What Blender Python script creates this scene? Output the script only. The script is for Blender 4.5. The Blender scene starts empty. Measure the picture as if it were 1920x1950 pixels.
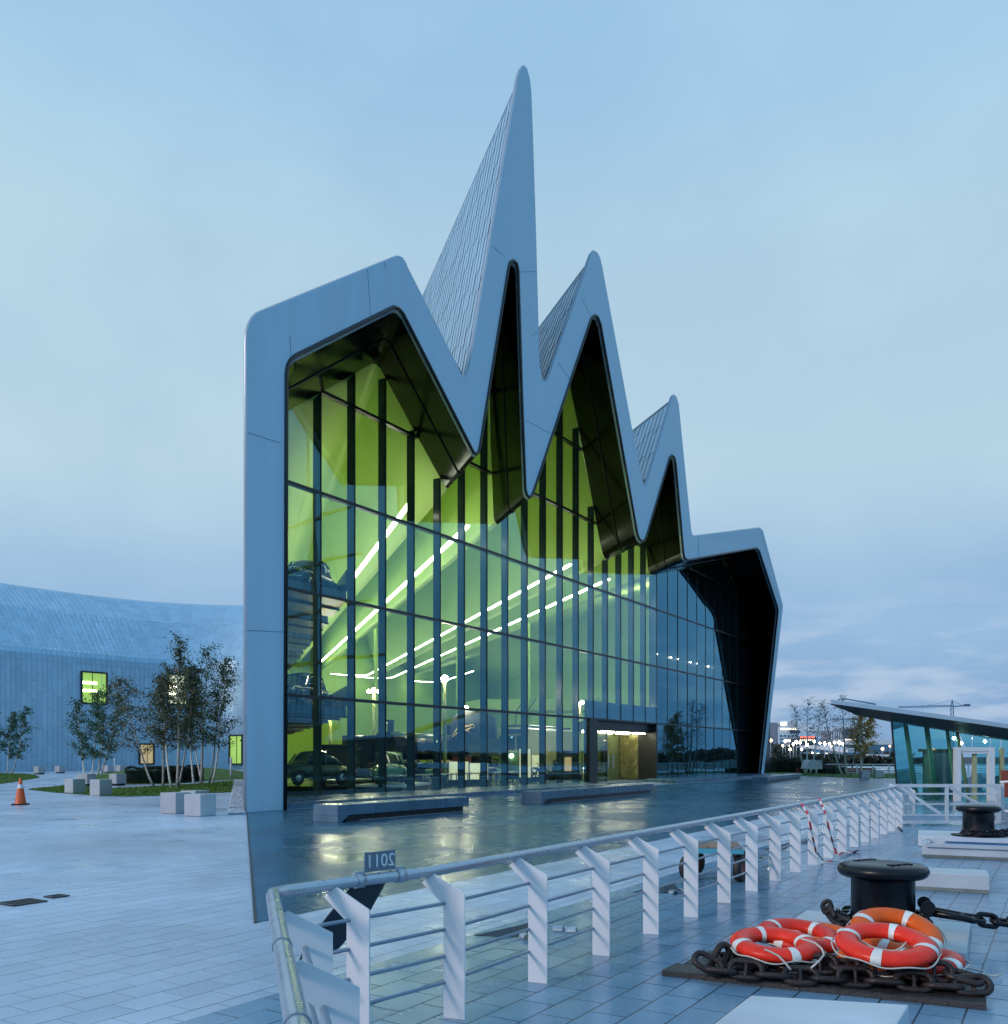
import bpy, math, random
import numpy as np
from mathutils import Vector, Matrix
from mathutils.geometry import tessellate_polygon
random.seed(7); rng = np.random.default_rng(7)
R = math.radians
scene = bpy.context.scene
COL = scene.collection
# ------------------------------------------------------------------ camera, sky, sun, exposure
F, H, HY, CX = 1700.0, 1.75, 1441.0, 960.0      # focal length in photo px, eye height, horizon row, centre column
cam_d = bpy.data.cameras.new('camera'); cam = bpy.data.objects.new('camera', cam_d); COL.objects.link(cam)
cam.location = (0, 0, H); cam.rotation_euler = (R(90), 0, 0)
cam_d.sensor_fit = 'HORIZONTAL'; cam_d.sensor_width = 36; cam_d.lens = F / 1920 * 36
cam_d.shift_y = (HY - 975) / 1920; cam_d.clip_start = .05; cam_d.clip_end = 6000
scene.camera = cam
scene.view_settings.view_transform = 'Standard'; scene.view_settings.look = 'None'
scene.view_settings.exposure = 0; scene.view_settings.gamma = 1; scene.view_settings.use_curve_mapping = False
SUN_EL, SUN_AZ = R(26), math.atan2(-.75, -.45)   # low twilight glow, behind the camera on the left
world = bpy.data.worlds.new('World'); scene.world = world; world.use_nodes = True
wn, wl = world.node_tree.nodes, world.node_tree.links
wn.clear()
def wnode(t, **k):
    n = wn.new(t)
    for a, b in k.items(): setattr(n, a, b)
    return n
out = wnode('ShaderNodeOutputWorld'); bg = wnode('ShaderNodeBackground'); wl.new(bg.outputs[0], out.inputs[0])
tc = wnode('ShaderNodeTexCoord'); sep = wnode('ShaderNodeSeparateXYZ'); wl.new(tc.outputs['Generated'], sep.inputs[0])
ramp = wnode('ShaderNodeValToRGB'); wl.new(sep.outputs['Z'], ramp.inputs[0])
cr = ramp.color_ramp; cr.interpolation = 'EASE'
stops = [(0.0, (.22, .37, .60)), (.05, (.26, .42, .65)), (.14, (.31, .49, .71)), (.30, (.515, .69, .80)), (.46, (.475, .66, .785)), (.62, (.37, .60, .80)), (.85, (.28, .53, .80)), (1.0, (.26, .51, .79))]
while len(cr.elements) < len(stops): cr.elements.new(.5)
for e_, (p_, c_) in zip(cr.elements, stops): e_.position = p_; e_.color = (*c_, 1)
# darker evening sky towards the east (away from the glow), as an even fall-off over the whole dome
dotn = wnode('ShaderNodeVectorMath', operation='DOT_PRODUCT'); wl.new(tc.outputs['Generated'], dotn.inputs[0]); dotn.inputs[1].default_value = (.80, -.6, 0)
mr = wnode('ShaderNodeMapRange'); wl.new(dotn.outputs['Value'], mr.inputs[0])
mr.inputs[1].default_value = .1; mr.inputs[2].default_value = 1.0; mr.inputs[3].default_value = 0; mr.inputs[4].default_value = .8
dk = wnode('ShaderNodeMix', data_type='RGBA', blend_type='MULTIPLY'); wl.new(mr.outputs[0], dk.inputs[0]); wl.new(ramp.outputs[0], dk.inputs[6]); dk.inputs[7].default_value = (.48, .94, 1.18, 1)
# soft cloud veils
mp = wnode('ShaderNodeMapping'); mp.inputs['Scale'].default_value = (1.6, 1.6, 2.4); wl.new(tc.outputs['Generated'], mp.inputs[0])
nz = wnode('ShaderNodeTexNoise'); nz.inputs['Scale'].default_value = 1.9; nz.inputs['Detail'].default_value = 6; nz.inputs['Roughness'].default_value = .52; wl.new(mp.outputs[0], nz.inputs['Vector'])
cr2 = wnode('ShaderNodeValToRGB'); wl.new(nz.outputs[0], cr2.inputs[0])
cr2.color_ramp.elements[0].position = .42; cr2.color_ramp.elements[0].color = (.84, .89, .95, 1)
cr2.color_ramp.elements[1].position = .62; cr2.color_ramp.elements[1].color = (1.0, 1.02, 1.02, 1)
cl = wnode('ShaderNodeMix', data_type='RGBA', blend_type='MULTIPLY'); cl.inputs[0].default_value = .7; wl.new(dk.outputs[2], cl.inputs[6]); wl.new(cr2.outputs[0], cl.inputs[7])
# low bank of pinkish cloud near the horizon
mp3 = wnode('ShaderNodeMapping'); mp3.inputs['Scale'].default_value = (6, 6, 26); wl.new(tc.outputs['Generated'], mp3.inputs[0])
nz3 = wnode('ShaderNodeTexNoise'); nz3.inputs['Scale'].default_value = 1.6; nz3.inputs['Detail'].default_value = 5; wl.new(mp3.outputs[0], nz3.inputs['Vector'])
c3 = wnode('ShaderNodeMapRange'); wl.new(nz3.outputs[0], c3.inputs[0]); c3.inputs[1].default_value = .46; c3.inputs[2].default_value = .60
band = wnode('ShaderNodeValToRGB'); wl.new(sep.outputs['Z'], band.inputs[0])
band.color_ramp.elements.new(.5); band.color_ramp.elements.new(.6)
for e_, (p_, v_) in zip(band.color_ramp.elements, [(0, .15), (.05, .5), (.10, .42), (.19, 0)]):
    e_.position = p_; e_.color = (v_, v_, v_, 1)
mul = wnode('ShaderNodeMath', operation='MULTIPLY'); wl.new(c3.outputs[0], mul.inputs[0]); wl.new(band.outputs[0], mul.inputs[1])
pk = wnode('ShaderNodeMix', data_type='RGBA'); wl.new(mul.outputs[0], pk.inputs[0]); wl.new(cl.outputs[2], pk.inputs[6]); pk.inputs[7].default_value = (.60, .69, .82, 1)
sky = wnode('ShaderNodeTexSky', sky_type='NISHITA'); sky.sun_disc = False; sky.sun_elevation = SUN_EL; sky.sun_rotation = SUN_AZ
sk = wnode('ShaderNodeMix', data_type='RGBA'); sk.inputs[0].default_value = .002; wl.new(pk.outputs[2], sk.inputs[6]); wl.new(sky.outputs[0], sk.inputs[7])
wl.new(sk.outputs[2], bg.inputs[0]); bg.inputs[1].default_value = 1.0
sun_d = bpy.data.lights.new('sun', 'SUN'); sun_d.energy = 1.5; sun_d.angle = R(11); sun_d.color = (1, .80, .74)
sun = bpy.data.objects.new('sun', sun_d); COL.objects.link(sun)
sun.rotation_euler = Vector((.75 * math.cos(SUN_EL) / .875, .45 * math.cos(SUN_EL) / .875, -math.sin(SUN_EL))).to_track_quat('-Z', 'Y').to_euler()
sun.location = (-40, -20, 60)
cy = scene.cycles
cy.use_denoising = True; cy.max_bounces = 8; cy.transparent_max_bounces = 24; cy.glossy_bounces = 4; cy.diffuse_bounces = 3
cy.caustics_reflective = False; cy.caustics_refractive = False; cy.sample_clamp_indirect = 6
# ------------------------------------------------------------------ helpers
def G(px, py, z=0.0):
    Y = (H - z) * F / (py - HY); return Vector(((px - CX) / F * Y, Y, z))
def P(px, py, Y): return Vector(((px - CX) / F * Y, Y, H + (HY - py) / F * Y))
MATS = {}
def M(name, col, rough=.5, metal=0.0, var=.12, vs=3.0, bump=0.0, bs=30.0, emit=None, es=0.0, rvar=0.0, spec=.5, stretch=None, fleck=0.0):
    m = bpy.data.materials.new(name); m.use_nodes = True; MATS[name] = m
    n, l = m.node_tree.nodes, m.node_tree.links
    b = n['Principled BSDF']
    b.inputs['Roughness'].default_value = rough; b.inputs['Metallic'].default_value = metal; b.inputs['Specular IOR Level'].default_value = spec
    t = n.new('ShaderNodeNewGeometry'); vec = t.outputs['Position']
    if stretch:
        mpn = n.new('ShaderNodeMapping'); mpn.inputs['Scale'].default_value = stretch; l.new(vec, mpn.inputs[0]); vec = mpn.outputs[0]
    nz = n.new('ShaderNodeTexNoise'); nz.inputs['Scale'].default_value = vs; nz.inputs['Detail'].default_value = 6; l.new(vec, nz.inputs['Vector'])
    mx = n.new('ShaderNodeMix'); mx.data_type = 'RGBA'
    mx.inputs[6].default_value = (*[c * (1 - var * 1.6) for c in col], 1); mx.inputs[7].default_value = (*[min(1, c * (1 + var * 1.6)) for c in col], 1)
    l.new(nz.outputs[0], mx.inputs[0]); last = mx.outputs[2]
    oi = n.new('ShaderNodeObjectInfo'); mo = n.new('ShaderNodeMapRange'); l.new(t.outputs['Random Per Island'], mo.inputs[0])
    ad = n.new('ShaderNodeMath'); ad.operation = 'ADD'; l.new(t.outputs['Random Per Island'], ad.inputs[0]); l.new(oi.outputs['Random'], ad.inputs[1])
    fr = n.new('ShaderNodeMath'); fr.operation = 'FRACT'; l.new(ad.outputs[0], fr.inputs[0]); l.new(fr.outputs[0], mo.inputs[0])
    mo.inputs[3].default_value = 1 - var * .7; mo.inputs[4].default_value = 1 + var * .7
    hs = n.new('ShaderNodeHueSaturation'); l.new(mo.outputs[0], hs.inputs['Value']); l.new(last, hs.inputs['Color']); last = hs.outputs[0]
    if fleck:
        f2 = n.new('ShaderNodeTexNoise'); f2.inputs['Scale'].default_value = 160; f2.inputs['Detail'].default_value = 2; l.new(t.outputs['Position'], f2.inputs['Vector'])
        fm = n.new('ShaderNodeMapRange'); l.new(f2.outputs[0], fm.inputs[0]); fm.inputs[1].default_value = .3; fm.inputs[2].default_value = .7
        fm.inputs[3].default_value = 1 - fleck; fm.inputs[4].default_value = 1 + fleck
        h2 = n.new('ShaderNodeHueSaturation'); l.new(fm.outputs[0], h2.inputs['Value']); l.new(last, h2.inputs['Color']); last = h2.outputs[0]
    l.new(last, b.inputs['Base Color'])
    if rvar:
        rr = n.new('ShaderNodeMapRange'); l.new(nz.outputs[0], rr.inputs[0]); rr.inputs[1].default_value = .3; rr.inputs[2].default_value = .7
        rr.inputs[3].default_value = max(.02, rough - rvar); rr.inputs[4].default_value = rough + rvar; l.new(rr.outputs[0], b.inputs['Roughness'])
    if bump:
        n2 = n.new('ShaderNodeTexNoise'); n2.inputs['Scale'].default_value = bs; n2.inputs['Detail'].default_value = 4; l.new(vec, n2.inputs['Vector'])
        bp = n.new('ShaderNodeBump'); bp.inputs['Strength'].default_value = bump; bp.inputs['Distance'].default_value = .02; l.new(n2.outputs[0], bp.inputs['Height']); l.new(bp.outputs[0], b.inputs['Normal'])
    if emit: b.inputs['Emission Color'].default_value = (*emit, 1); b.inputs['Emission Strength'].default_value = es
    return m
def glass_mat(name, tint, base=.06, top=.9, rough=0.0, power=5.0, wav=0.0, wscale=.5, refl=(.8, .95, 1)):
    m = bpy.data.materials.new(name); m.use_nodes = True; MATS[name] = m
    n, l = m.node_tree.nodes, m.node_tree.links; n.clear()
    o = n.new('ShaderNodeOutputMaterial'); mix = n.new('ShaderNodeMixShader'); tr = n.new('ShaderNodeBsdfTransparent'); gl = n.new('ShaderNodeBsdfGlossy')
    tr.inputs[0].default_value = (*tint, 1); gl.inputs['Roughness'].default_value = rough; gl.inputs['Color'].default_value = (*refl, 1)
    lw = n.new('ShaderNodeLayerWeight'); lw.inputs[0].default_value = .5
    pw = n.new('ShaderNodeMath'); pw.operation = 'POWER'; pw.inputs[1].default_value = power; l.new(lw.outputs['Facing'], pw.inputs[0])
    mr = n.new('ShaderNodeMapRange'); l.new(pw.outputs[0], mr.inputs[0]); mr.inputs[3].default_value = base; mr.inputs[4].default_value = top
    if wav:
        t = n.new('ShaderNodeNewGeometry'); nz = n.new('ShaderNodeTexNoise'); nz.inputs['Scale'].default_value = wscale; nz.inputs['Detail'].default_value = 1; l.new(t.outputs['Position'], nz.inputs['Vector'])
        bp = n.new('ShaderNodeBump'); bp.inputs['Strength'].default_value = wav; bp.inputs['Distance'].default_value = .05; l.new(nz.outputs[0], bp.inputs['Height']); l.new(bp.outputs[0], gl.inputs['Normal'])
    l.new(mr.outputs[0], mix.inputs[0]); l.new(tr.outputs[0], mix.inputs[1]); l.new(gl.outputs[0], mix.inputs[2]); l.new(mix.outputs[0], o.inputs[0])
    return m
def origin(o):
    v = Vector((0, 0, 0))
    while o is not None: v += o.location; o = o.parent
    return v
class MB:
    """collects faces; build() links them as ONE mesh object (vertices given in world space)"""
    def __init__(s): s.v = []; s.f = []; s.sm = []
    def add(s, vs, fs, smooth=False):
        k = len(s.v); s.v += [tuple(p) for p in vs]
        for f in fs: s.f.append(tuple(i + k for i in f)); s.sm.append(smooth)
        return s
    def corners(s, c):      # 8 corners: bottom ring then top ring
        return s.add(c, [(3, 2, 1, 0), (4, 5, 6, 7), (0, 1, 5, 4), (1, 2, 6, 5), (2, 3, 7, 6), (3, 0, 4, 7)])
    def box(s, c, d, rz=0.0, rx=0.0, ry=0.0):
        m = Matrix.Rotation(rz, 3, 'Z') @ Matrix.Rotation(ry, 3, 'Y') @ Matrix.Rotation(rx, 3, 'X'); c = Vector(c)
        x, y, z = d[0] / 2, d[1] / 2, d[2] / 2
        return s.corners([c + m @ Vector(p) for p in [(-x, -y, -z), (x, -y, -z), (x, y, -z), (-x, y, -z), (-x, -y, z), (x, -y, z), (x, y, z), (-x, y, z)]])
    def beam(s, a, b, w, h, up=(0, 0, 1)):
        a, b = Vector(a), Vector(b); d = (b - a).normalized(); u = Vector(up); sd = d.cross(u)
        if sd.length < 1e-4: sd = d.cross(Vector((0, 1, 0)))
        sd.normalize(); u = sd.cross(d).normalized(); sd *= w / 2; u *= h / 2
        return s.corners([a - sd - u, a + sd - u, b + sd - u, b - sd - u, a - sd + u, a + sd + u, b + sd + u, b - sd + u])
    def plate(s, pts, thick):   # planar polygon pushed along the vector thick
        pts = [Vector(p) for p in pts]; t = Vector(thick); n = len(pts); tri = tessellate_polygon([pts])
        k = len(s.v); s.v += [tuple(p) for p in pts] + [tuple(p + t) for p in pts]
        for a, b, c in tri:
            s.f.append((a + k, b + k, c + k)); s.f.append((c + n + k, b + n + k, a + n + k)); s.sm += [False, False]
        for i in range(n):
            j = (i + 1) % n; s.f.append((i + k, j + k, j + n + k, i + n + k)); s.sm.append(False)
        return s
    def tube(s, pts, r, n=8, closed=False, caps=True):
        pts = [Vector(p) for p in pts]; m = len(pts); rr = r if isinstance(r, (list, tuple)) else [r] * m
        tan = []
        for i in range(m):
            a = pts[i - 1] if (i > 0 or closed) else pts[i]; b = pts[(i + 1) % m] if (i < m - 1 or closed) else pts[i]
            tan.append((b - a).normalized())
        ref = Vector((0, 0, 1)) if abs(tan[0].z) < .9 else Vector((1, 0, 0))
        nv = (ref - tan[0] * ref.dot(tan[0])).normalized(); vs = []
        for i in range(m):
            nv = (nv - tan[i] * nv.dot(tan[i])).normalized(); bv = tan[i].cross(nv)
            for k in range(n):
                a = 2 * math.pi * k / n; vs.append(pts[i] + (nv * math.cos(a) + bv * math.sin(a)) * rr[i])
        fs = []
        for i in range(m if closed else m - 1):
            j = (i + 1) % m
            for k in range(n): fs.append((i * n + k, i * n + (k + 1) % n, j * n + (k + 1) % n, j * n + k))
        base = len(s.v); s.add(vs, fs, True)
        if caps and not closed:
            s.f.append(tuple(base + k for k in reversed(range(n)))); s.f.append(tuple(base + (m - 1) * n + k for k in range(n))); s.sm += [False, False]
        return s
    def lathe(s, prof, c=(0, 0, 0), n=24, axis='Z', smooth=True):
        c = Vector(c); vs = []; m = len(prof)
        for r, h in prof:
            for k in range(n):
                a = 2 * math.pi * k / n; x, y = r * math.cos(a), r * math.sin(a)
                vs.append(c + (Vector((x, y, h)) if axis == 'Z' else Vector((h, x, y)) if axis == 'X' else Vector((y, h, x))))
        fs = [(i * n + k, i * n + (k + 1) % n, (i + 1) * n + (k + 1) % n, (i + 1) * n + k) for i in range(m - 1) for k in range(n)]
        return s.add(vs, fs, smooth)
    def ball(s, c, r, n=10, sc=(1, 1, 1)):
        prof = [(max(1e-4, math.sin(math.pi * i / (n // 2))) , -math.cos(math.pi * i / (n // 2))) for i in range(n // 2 + 1)]
        c = Vector(c); vs = []
        for q, h in prof:
            for k in range(n): a = 2 * math.pi * k / n; vs.append(c + Vector((q * math.cos(a) * r * sc[0], q * math.sin(a) * r * sc[1], h * r * sc[2])))
        m = len(prof)
        return s.add(vs, [(i * n + k, i * n + (k + 1) % n, (i + 1) * n + (k + 1) % n, (i + 1) * n + k) for i in range(m - 1) for k in range(n)], True)
    def sweep(s, rings, smooth=False, closed=False):    # rings of equal length
        n = len(rings[0]); vs = [p for r in rings for p in r]; fs = []
        for i in range(len(rings) - 1):
            for k in range(n if closed else n - 1): fs.append((i * n + k, i * n + (k + 1) % n, (i + 1) * n + (k + 1) % n, (i + 1) * n + k))
        return s.add(vs, fs, smooth)
    def build(s, name, mat, parent=None, kind=None, bevel=0.0, loc=None):
        me = bpy.data.meshes.new(name); o0 = origin(parent) if parent else Vector((0, 0, 0))
        if loc is not None: o0 = o0 + Vector(loc) - o0
        me.from_pydata([(a - o0.x, b - o0.y, c - o0.z) for a, b, c in s.v], [], s.f); me.update()
        me.polygons.foreach_set('use_smooth', s.sm); me.materials.append(MATS[mat])
        o = bpy.data.objects.new(name, me); COL.objects.link(o)
        if parent: o.parent = parent
        if loc is not None: o.location = Vector(loc) - (origin(parent) if parent else Vector((0, 0, 0)))
        if kind: o['kind'] = kind
        if bevel:
            b = o.modifiers.new('bevel', 'BEVEL'); b.width = bevel; b.segments = 2; b.limit_method = 'ANGLE'; b.angle_limit = R(40)
        return o
def thing(name, label, cat, loc=(0, 0, 0), group=None):
    o = bpy.data.objects.new(name, None); COL.objects.link(o); o.location = loc; o.empty_display_size = .2
    o['label'] = label; o['category'] = cat
    if group: o['group'] = group
    return o
def tag(o, label, cat, group=None):
    o['label'] = label; o['category'] = cat
    if group: o['group'] = group
    return o
def mesh_obj(name, verts, faces, mat, parent=None, kind=None):
    me = bpy.data.meshes.new(name); o0 = origin(parent) if parent else Vector((0, 0, 0))
    me.from_pydata((np.asarray(verts) - np.array(o0)).tolist(), [], faces); me.update(); me.materials.append(MATS[mat])
    o = bpy.data.objects.new(name, me); COL.objects.link(o)
    if parent: o.parent = parent
    if kind: o['kind'] = kind
    return o
def leaf_quads(cent, size, jitter=.5, droop=0.0):
    """small quads at the given centres, random orientation"""
    n = len(cent); a = rng.normal(size=(n, 3)); a /= np.linalg.norm(a, axis=1)[:, None]
    b = rng.normal(size=(n, 3)); b -= a * (a * b).sum(1)[:, None]; b /= np.linalg.norm(b, axis=1)[:, None]
    sz = size * (1 - jitter / 2 + jitter * rng.random(n))[:, None]
    a = a * sz; b = b * sz * .62; c = np.asarray(cent)
    v = np.stack([c - a, c + b, c + a, c - b], 1).reshape(-1, 3)
    f = [(4 * i, 4 * i + 1, 4 * i + 2, 4 * i + 3) for i in range(n)]
    return v, f
def text_obj(name, body, size, depth, mat, parent, mtx, kind=None):
    cu = bpy.data.curves.new(name, 'FONT'); cu.body = body; cu.size = size; cu.extrude = depth; cu.align_x = 'CENTER'; cu.align_y = 'CENTER'; cu.resolution_u = 3
    t = bpy.data.objects.new(name, cu); me = bpy.data.meshes.new_from_object(t); bpy.data.objects.remove(t); bpy.data.curves.remove(cu)
    o0 = origin(parent) if parent else Vector((0, 0, 0)); me.transform(Matrix.Translation(-o0) @ mtx); me.name = name
    me.materials.clear(); me.materials.append(MATS[mat]); o = bpy.data.objects.new(name, me); COL.objects.link(o)
    if parent: o.parent = parent
    return o
def frame(o, x, y, z):
    m = Matrix((Vector(x), Vector(y), Vector(z))).transposed().to_4x4(); m.translation = Vector(o); return m
def copy_tree(o, parent=None):
    c = o.copy(); COL.objects.link(c); c.parent = parent
    for ch in list(o.children): copy_tree(ch, c)
    return c
# ------------------------------------------------------------------ materials
M('fascia', (.44, .62, .755), .45, .0, .09, 1.3, .03, 60, rvar=.10, stretch=(1.1, 1.1, .16))
M('fascia_edge', (.42, .50, .58), .35, .3, .05, 2)
M('zinc', (.38, .58, .73), .38, .45, .09, .5, .03, 9, rvar=.06)
M('zinc_dark', (.13, .21, .29), .5, .4, .08, 1)

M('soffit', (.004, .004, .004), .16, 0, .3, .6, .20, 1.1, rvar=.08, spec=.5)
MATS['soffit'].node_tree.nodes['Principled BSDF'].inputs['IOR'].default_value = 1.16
M('black_steel', (.012, .013, .014), .35, 0, .1, 4)
M('fin', (.035, .06, .065), .25, 0, .1, 2)
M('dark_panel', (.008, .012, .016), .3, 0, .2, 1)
M('green_wall', (.46, .70, .13), .6, 0, .03, .15)
M('green_ceiling', (.52, .74, .20), .6, 0, .05, .2)
M('hall_floor', (.17, .16, .05), .18, 0, .25, .8, rvar=.08)
M('fill_light', (1, 1, 1), .5, emit=(1, 1, .80), es=150)  # for the unseen strips added as fill light in the hall
M('strip_light', (1, 1, 1), .5, emit=(1, 1, .80), es=12)
M('lamp_glow', (1, 1, 1), .5, emit=(1, .86, .55), es=40)
M('terminal_lamp', (1, 1, 1), .5, emit=(1, .93, .7), es=160)
M('hall_lamp', (1, 1, 1), .5, emit=(1, .88, .58), es=170)
M('lamp_white', (1, 1, 1), .5, emit=(1, .95, .82), es=22)
M('lamp_orange', (1, .8, .5), .5, emit=(1, .55, .22), es=14)
M('down_light', (1, 1, 1), .5, emit=(1, .97, .70), es=16)
M('window_glow', (.3, .5, .1), .5, var=.2, vs=.6, emit=(.36, .60, .12), es=.75)
M('window_warm', (.5, .4, .2), .5, var=.4, vs=6, emit=(.52, .38, .18), es=.7)
M('window_pale', (.6, .6, .4), .5, var=.4, vs=3, emit=(.62, .66, .42), es=.9)
M('granite', (.40, .43, .46), .55, 0, .10, 4, .15, 60, fleck=.25)
M('granite_dark', (.085, .155, .225), .30, 0, .15, 2, .08, 60, rvar=.1, fleck=.2)
M('steel_white', (.74, .77, .80), .32, .0, .05, 2, .03, 90, rvar=.06)
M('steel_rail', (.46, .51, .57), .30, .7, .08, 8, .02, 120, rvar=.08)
M('steel_bar', (.25, .33, .42), .35, .55, .08, 6)
M('sign_steel', (.20, .26, .33), .35, .5, .12, 5)
M('white_paint', (.52, .58, .63), .42, 0, .16, 2.2, .05, 30, rvar=.12)
M('grime', (.16, .18, .17), .6, 0, .3, 9)
M('bollard', (.006, .008, .012), .30, 0, .4, 4, .12, 14, rvar=.10, spec=.30)
M('chain', (.030, .021, .021), .48, .3, .45, 14, .35, 40, rvar=.15)
M('timber', (.040, .035, .034), .34, 0, .5, 3, .6, 12, rvar=.2, stretch=(3, 14, 10))
M('buoy_red', (.84, .034, .016), .36, 0, .22, 9, .05, 60, rvar=.12, spec=.3)
M('buoy_orange', (.92, .115, .006), .36, 0, .22, 9, .05, 60, rvar=.12, spec=.3)
M('buoy_band', (.78, .80, .76), .35, 0, .12, 30)
M('rope', (.55, .55, .50), .8, 0, .25, 60)
M('cone_orange', (.78, .12, .03), .4, 0, .06, 6)
M('rubber', (.014, .014, .016), .6, 0, .2, 8)
M('deck_blue', (.08, .38, .50), .45, 0, .1, 6)
M('deck_wood', (.28, .20, .15), .7, 0, .3, 8)
M('blue_steel', (.05, .17, .32), .4, 0, .12, 2)
M('blue_panel', (.02, .20, .48), .35, 0, .1, 3)
M('tape_white', (.75, .75, .75), .4); M('tape_red', (.55, .03, .05), .4)
M('leaf', (.040, .11, .050), .55, 0, .45, 2.0)
M('leaf_olive', (.12, .115, .050), .55, 0, .5, 2.0)
M('leaf_autumn_lamplit', (.62, .36, .11), .55, 0, .5, 2.0)  # autumn gold, with lamplight put into the colour by raising it
M('leaf_sparse', (.10, .12, .14), .6, 0, .4, 2.0)
M('bark', (.62, .55, .50), .7, 0, .55, 7, .2, 30)
M('bark_dark', (.05, .05, .05), .8, 0, .3, 7)
M('hedge', (.012, .022, .012), .6, 0, .6, 2.5)
M('grass', (.065, .150, .018), .85, 0, .3, 1.2, .4, 40)
M('grass_blade', (.08, .18, .022), .8, 0, .35, 1.0)
M('gravel', (.46, .53, .60), .8, 0, .35, 8, .5, 40)
M('far_land', (.05, .07, .08), .9, 0, .4, .05)
M('quay_wall', (.12, .12, .13), .8, 0, .2, 1)
M('water', (.015, .04, .07), .12, 0, .2, .2, .5, .8)
M('car_black', (.010, .011, .013), .12, 0, .1, 2); M('car_green', (.18, .36, .22), .15, 0, .08, 2); M('car_olive', (.09, .11, .05), .18, 0, .1, 2); M('car_cream', (.50, .52, .26), .25, 0, .08, 2)
M('car_blue', (.05, .12, .18), .2, 0, .1, 2); M('car_red', (.30, .03, .02), .2, 0, .1, 2)
M('car_glass', (.05, .08, .06), .04, 0, .1, 2); M('chrome', (.6, .6, .55), .12, .95, .05, 2)
M('plate_white', (.75, .75, .65), .5, emit=(.7, .7, .55), es=.15)
M('shelf', (.030, .065, .09), .35, 0, .2, 2)
M('plinth_pale', (.30, .36, .10), .4, 0, .1, 1)
M('sign_dark', (.020, .035, .055), .4, 0, .15, 1)
M('sign_pale', (.62, .48, .22), .5); M('brick_red', (.26, .06, .04), .7)
M('city_pale', (.66, .74, .82), .6, 0, .12, .2); M('city_grey', (.26, .30, .38), .6, 0, .12, .2); M('city_dark', (.07, .11, .17), .6, 0, .2, .2); M('city_glass', (.07, .20, .33), .15, 0, .2, .3)
M('city_window', (.6, .6, .6), .3, emit=(1, .88, .6), es=2.6); M('city_sign_red', (.6, .1, .08), .4, emit=(1, .22, .14), es=1.6); M('city_sign_white', (.8, .8, .8), .4, emit=(1, .96, .85), es=2.5)
M('crane', (.05, .13, .25), .5)
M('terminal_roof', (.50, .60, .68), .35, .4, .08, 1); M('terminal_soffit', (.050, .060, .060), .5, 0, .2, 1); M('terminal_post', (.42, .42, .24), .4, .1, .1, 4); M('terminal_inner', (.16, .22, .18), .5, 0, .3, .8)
M('door_metal', (.24, .22, .09), .25, .6, .25, 2, rvar=.1); M('door_panel', (.14, .18, .08), .3, .3, .2, 2)
glass_mat('facade_glass', (.88, .97, .93), .10, .95, 0, 2.7, .03, .35, (.36, .80, 1))
glass_mat('terminal_glass', (.55, .86, .88), .07, .9, 0, 3.0, .03, .8)
glass_mat('door_glass', (.62, .66, .45), .12, .9, .02, 4.0)
AD = Vector((1060 / 1700, 1, 0)).normalized(); PD = Vector((AD.y, -AD.x, 0))   # paving courses run along AD
AANG = math.atan2(AD.y, AD.x)
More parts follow.
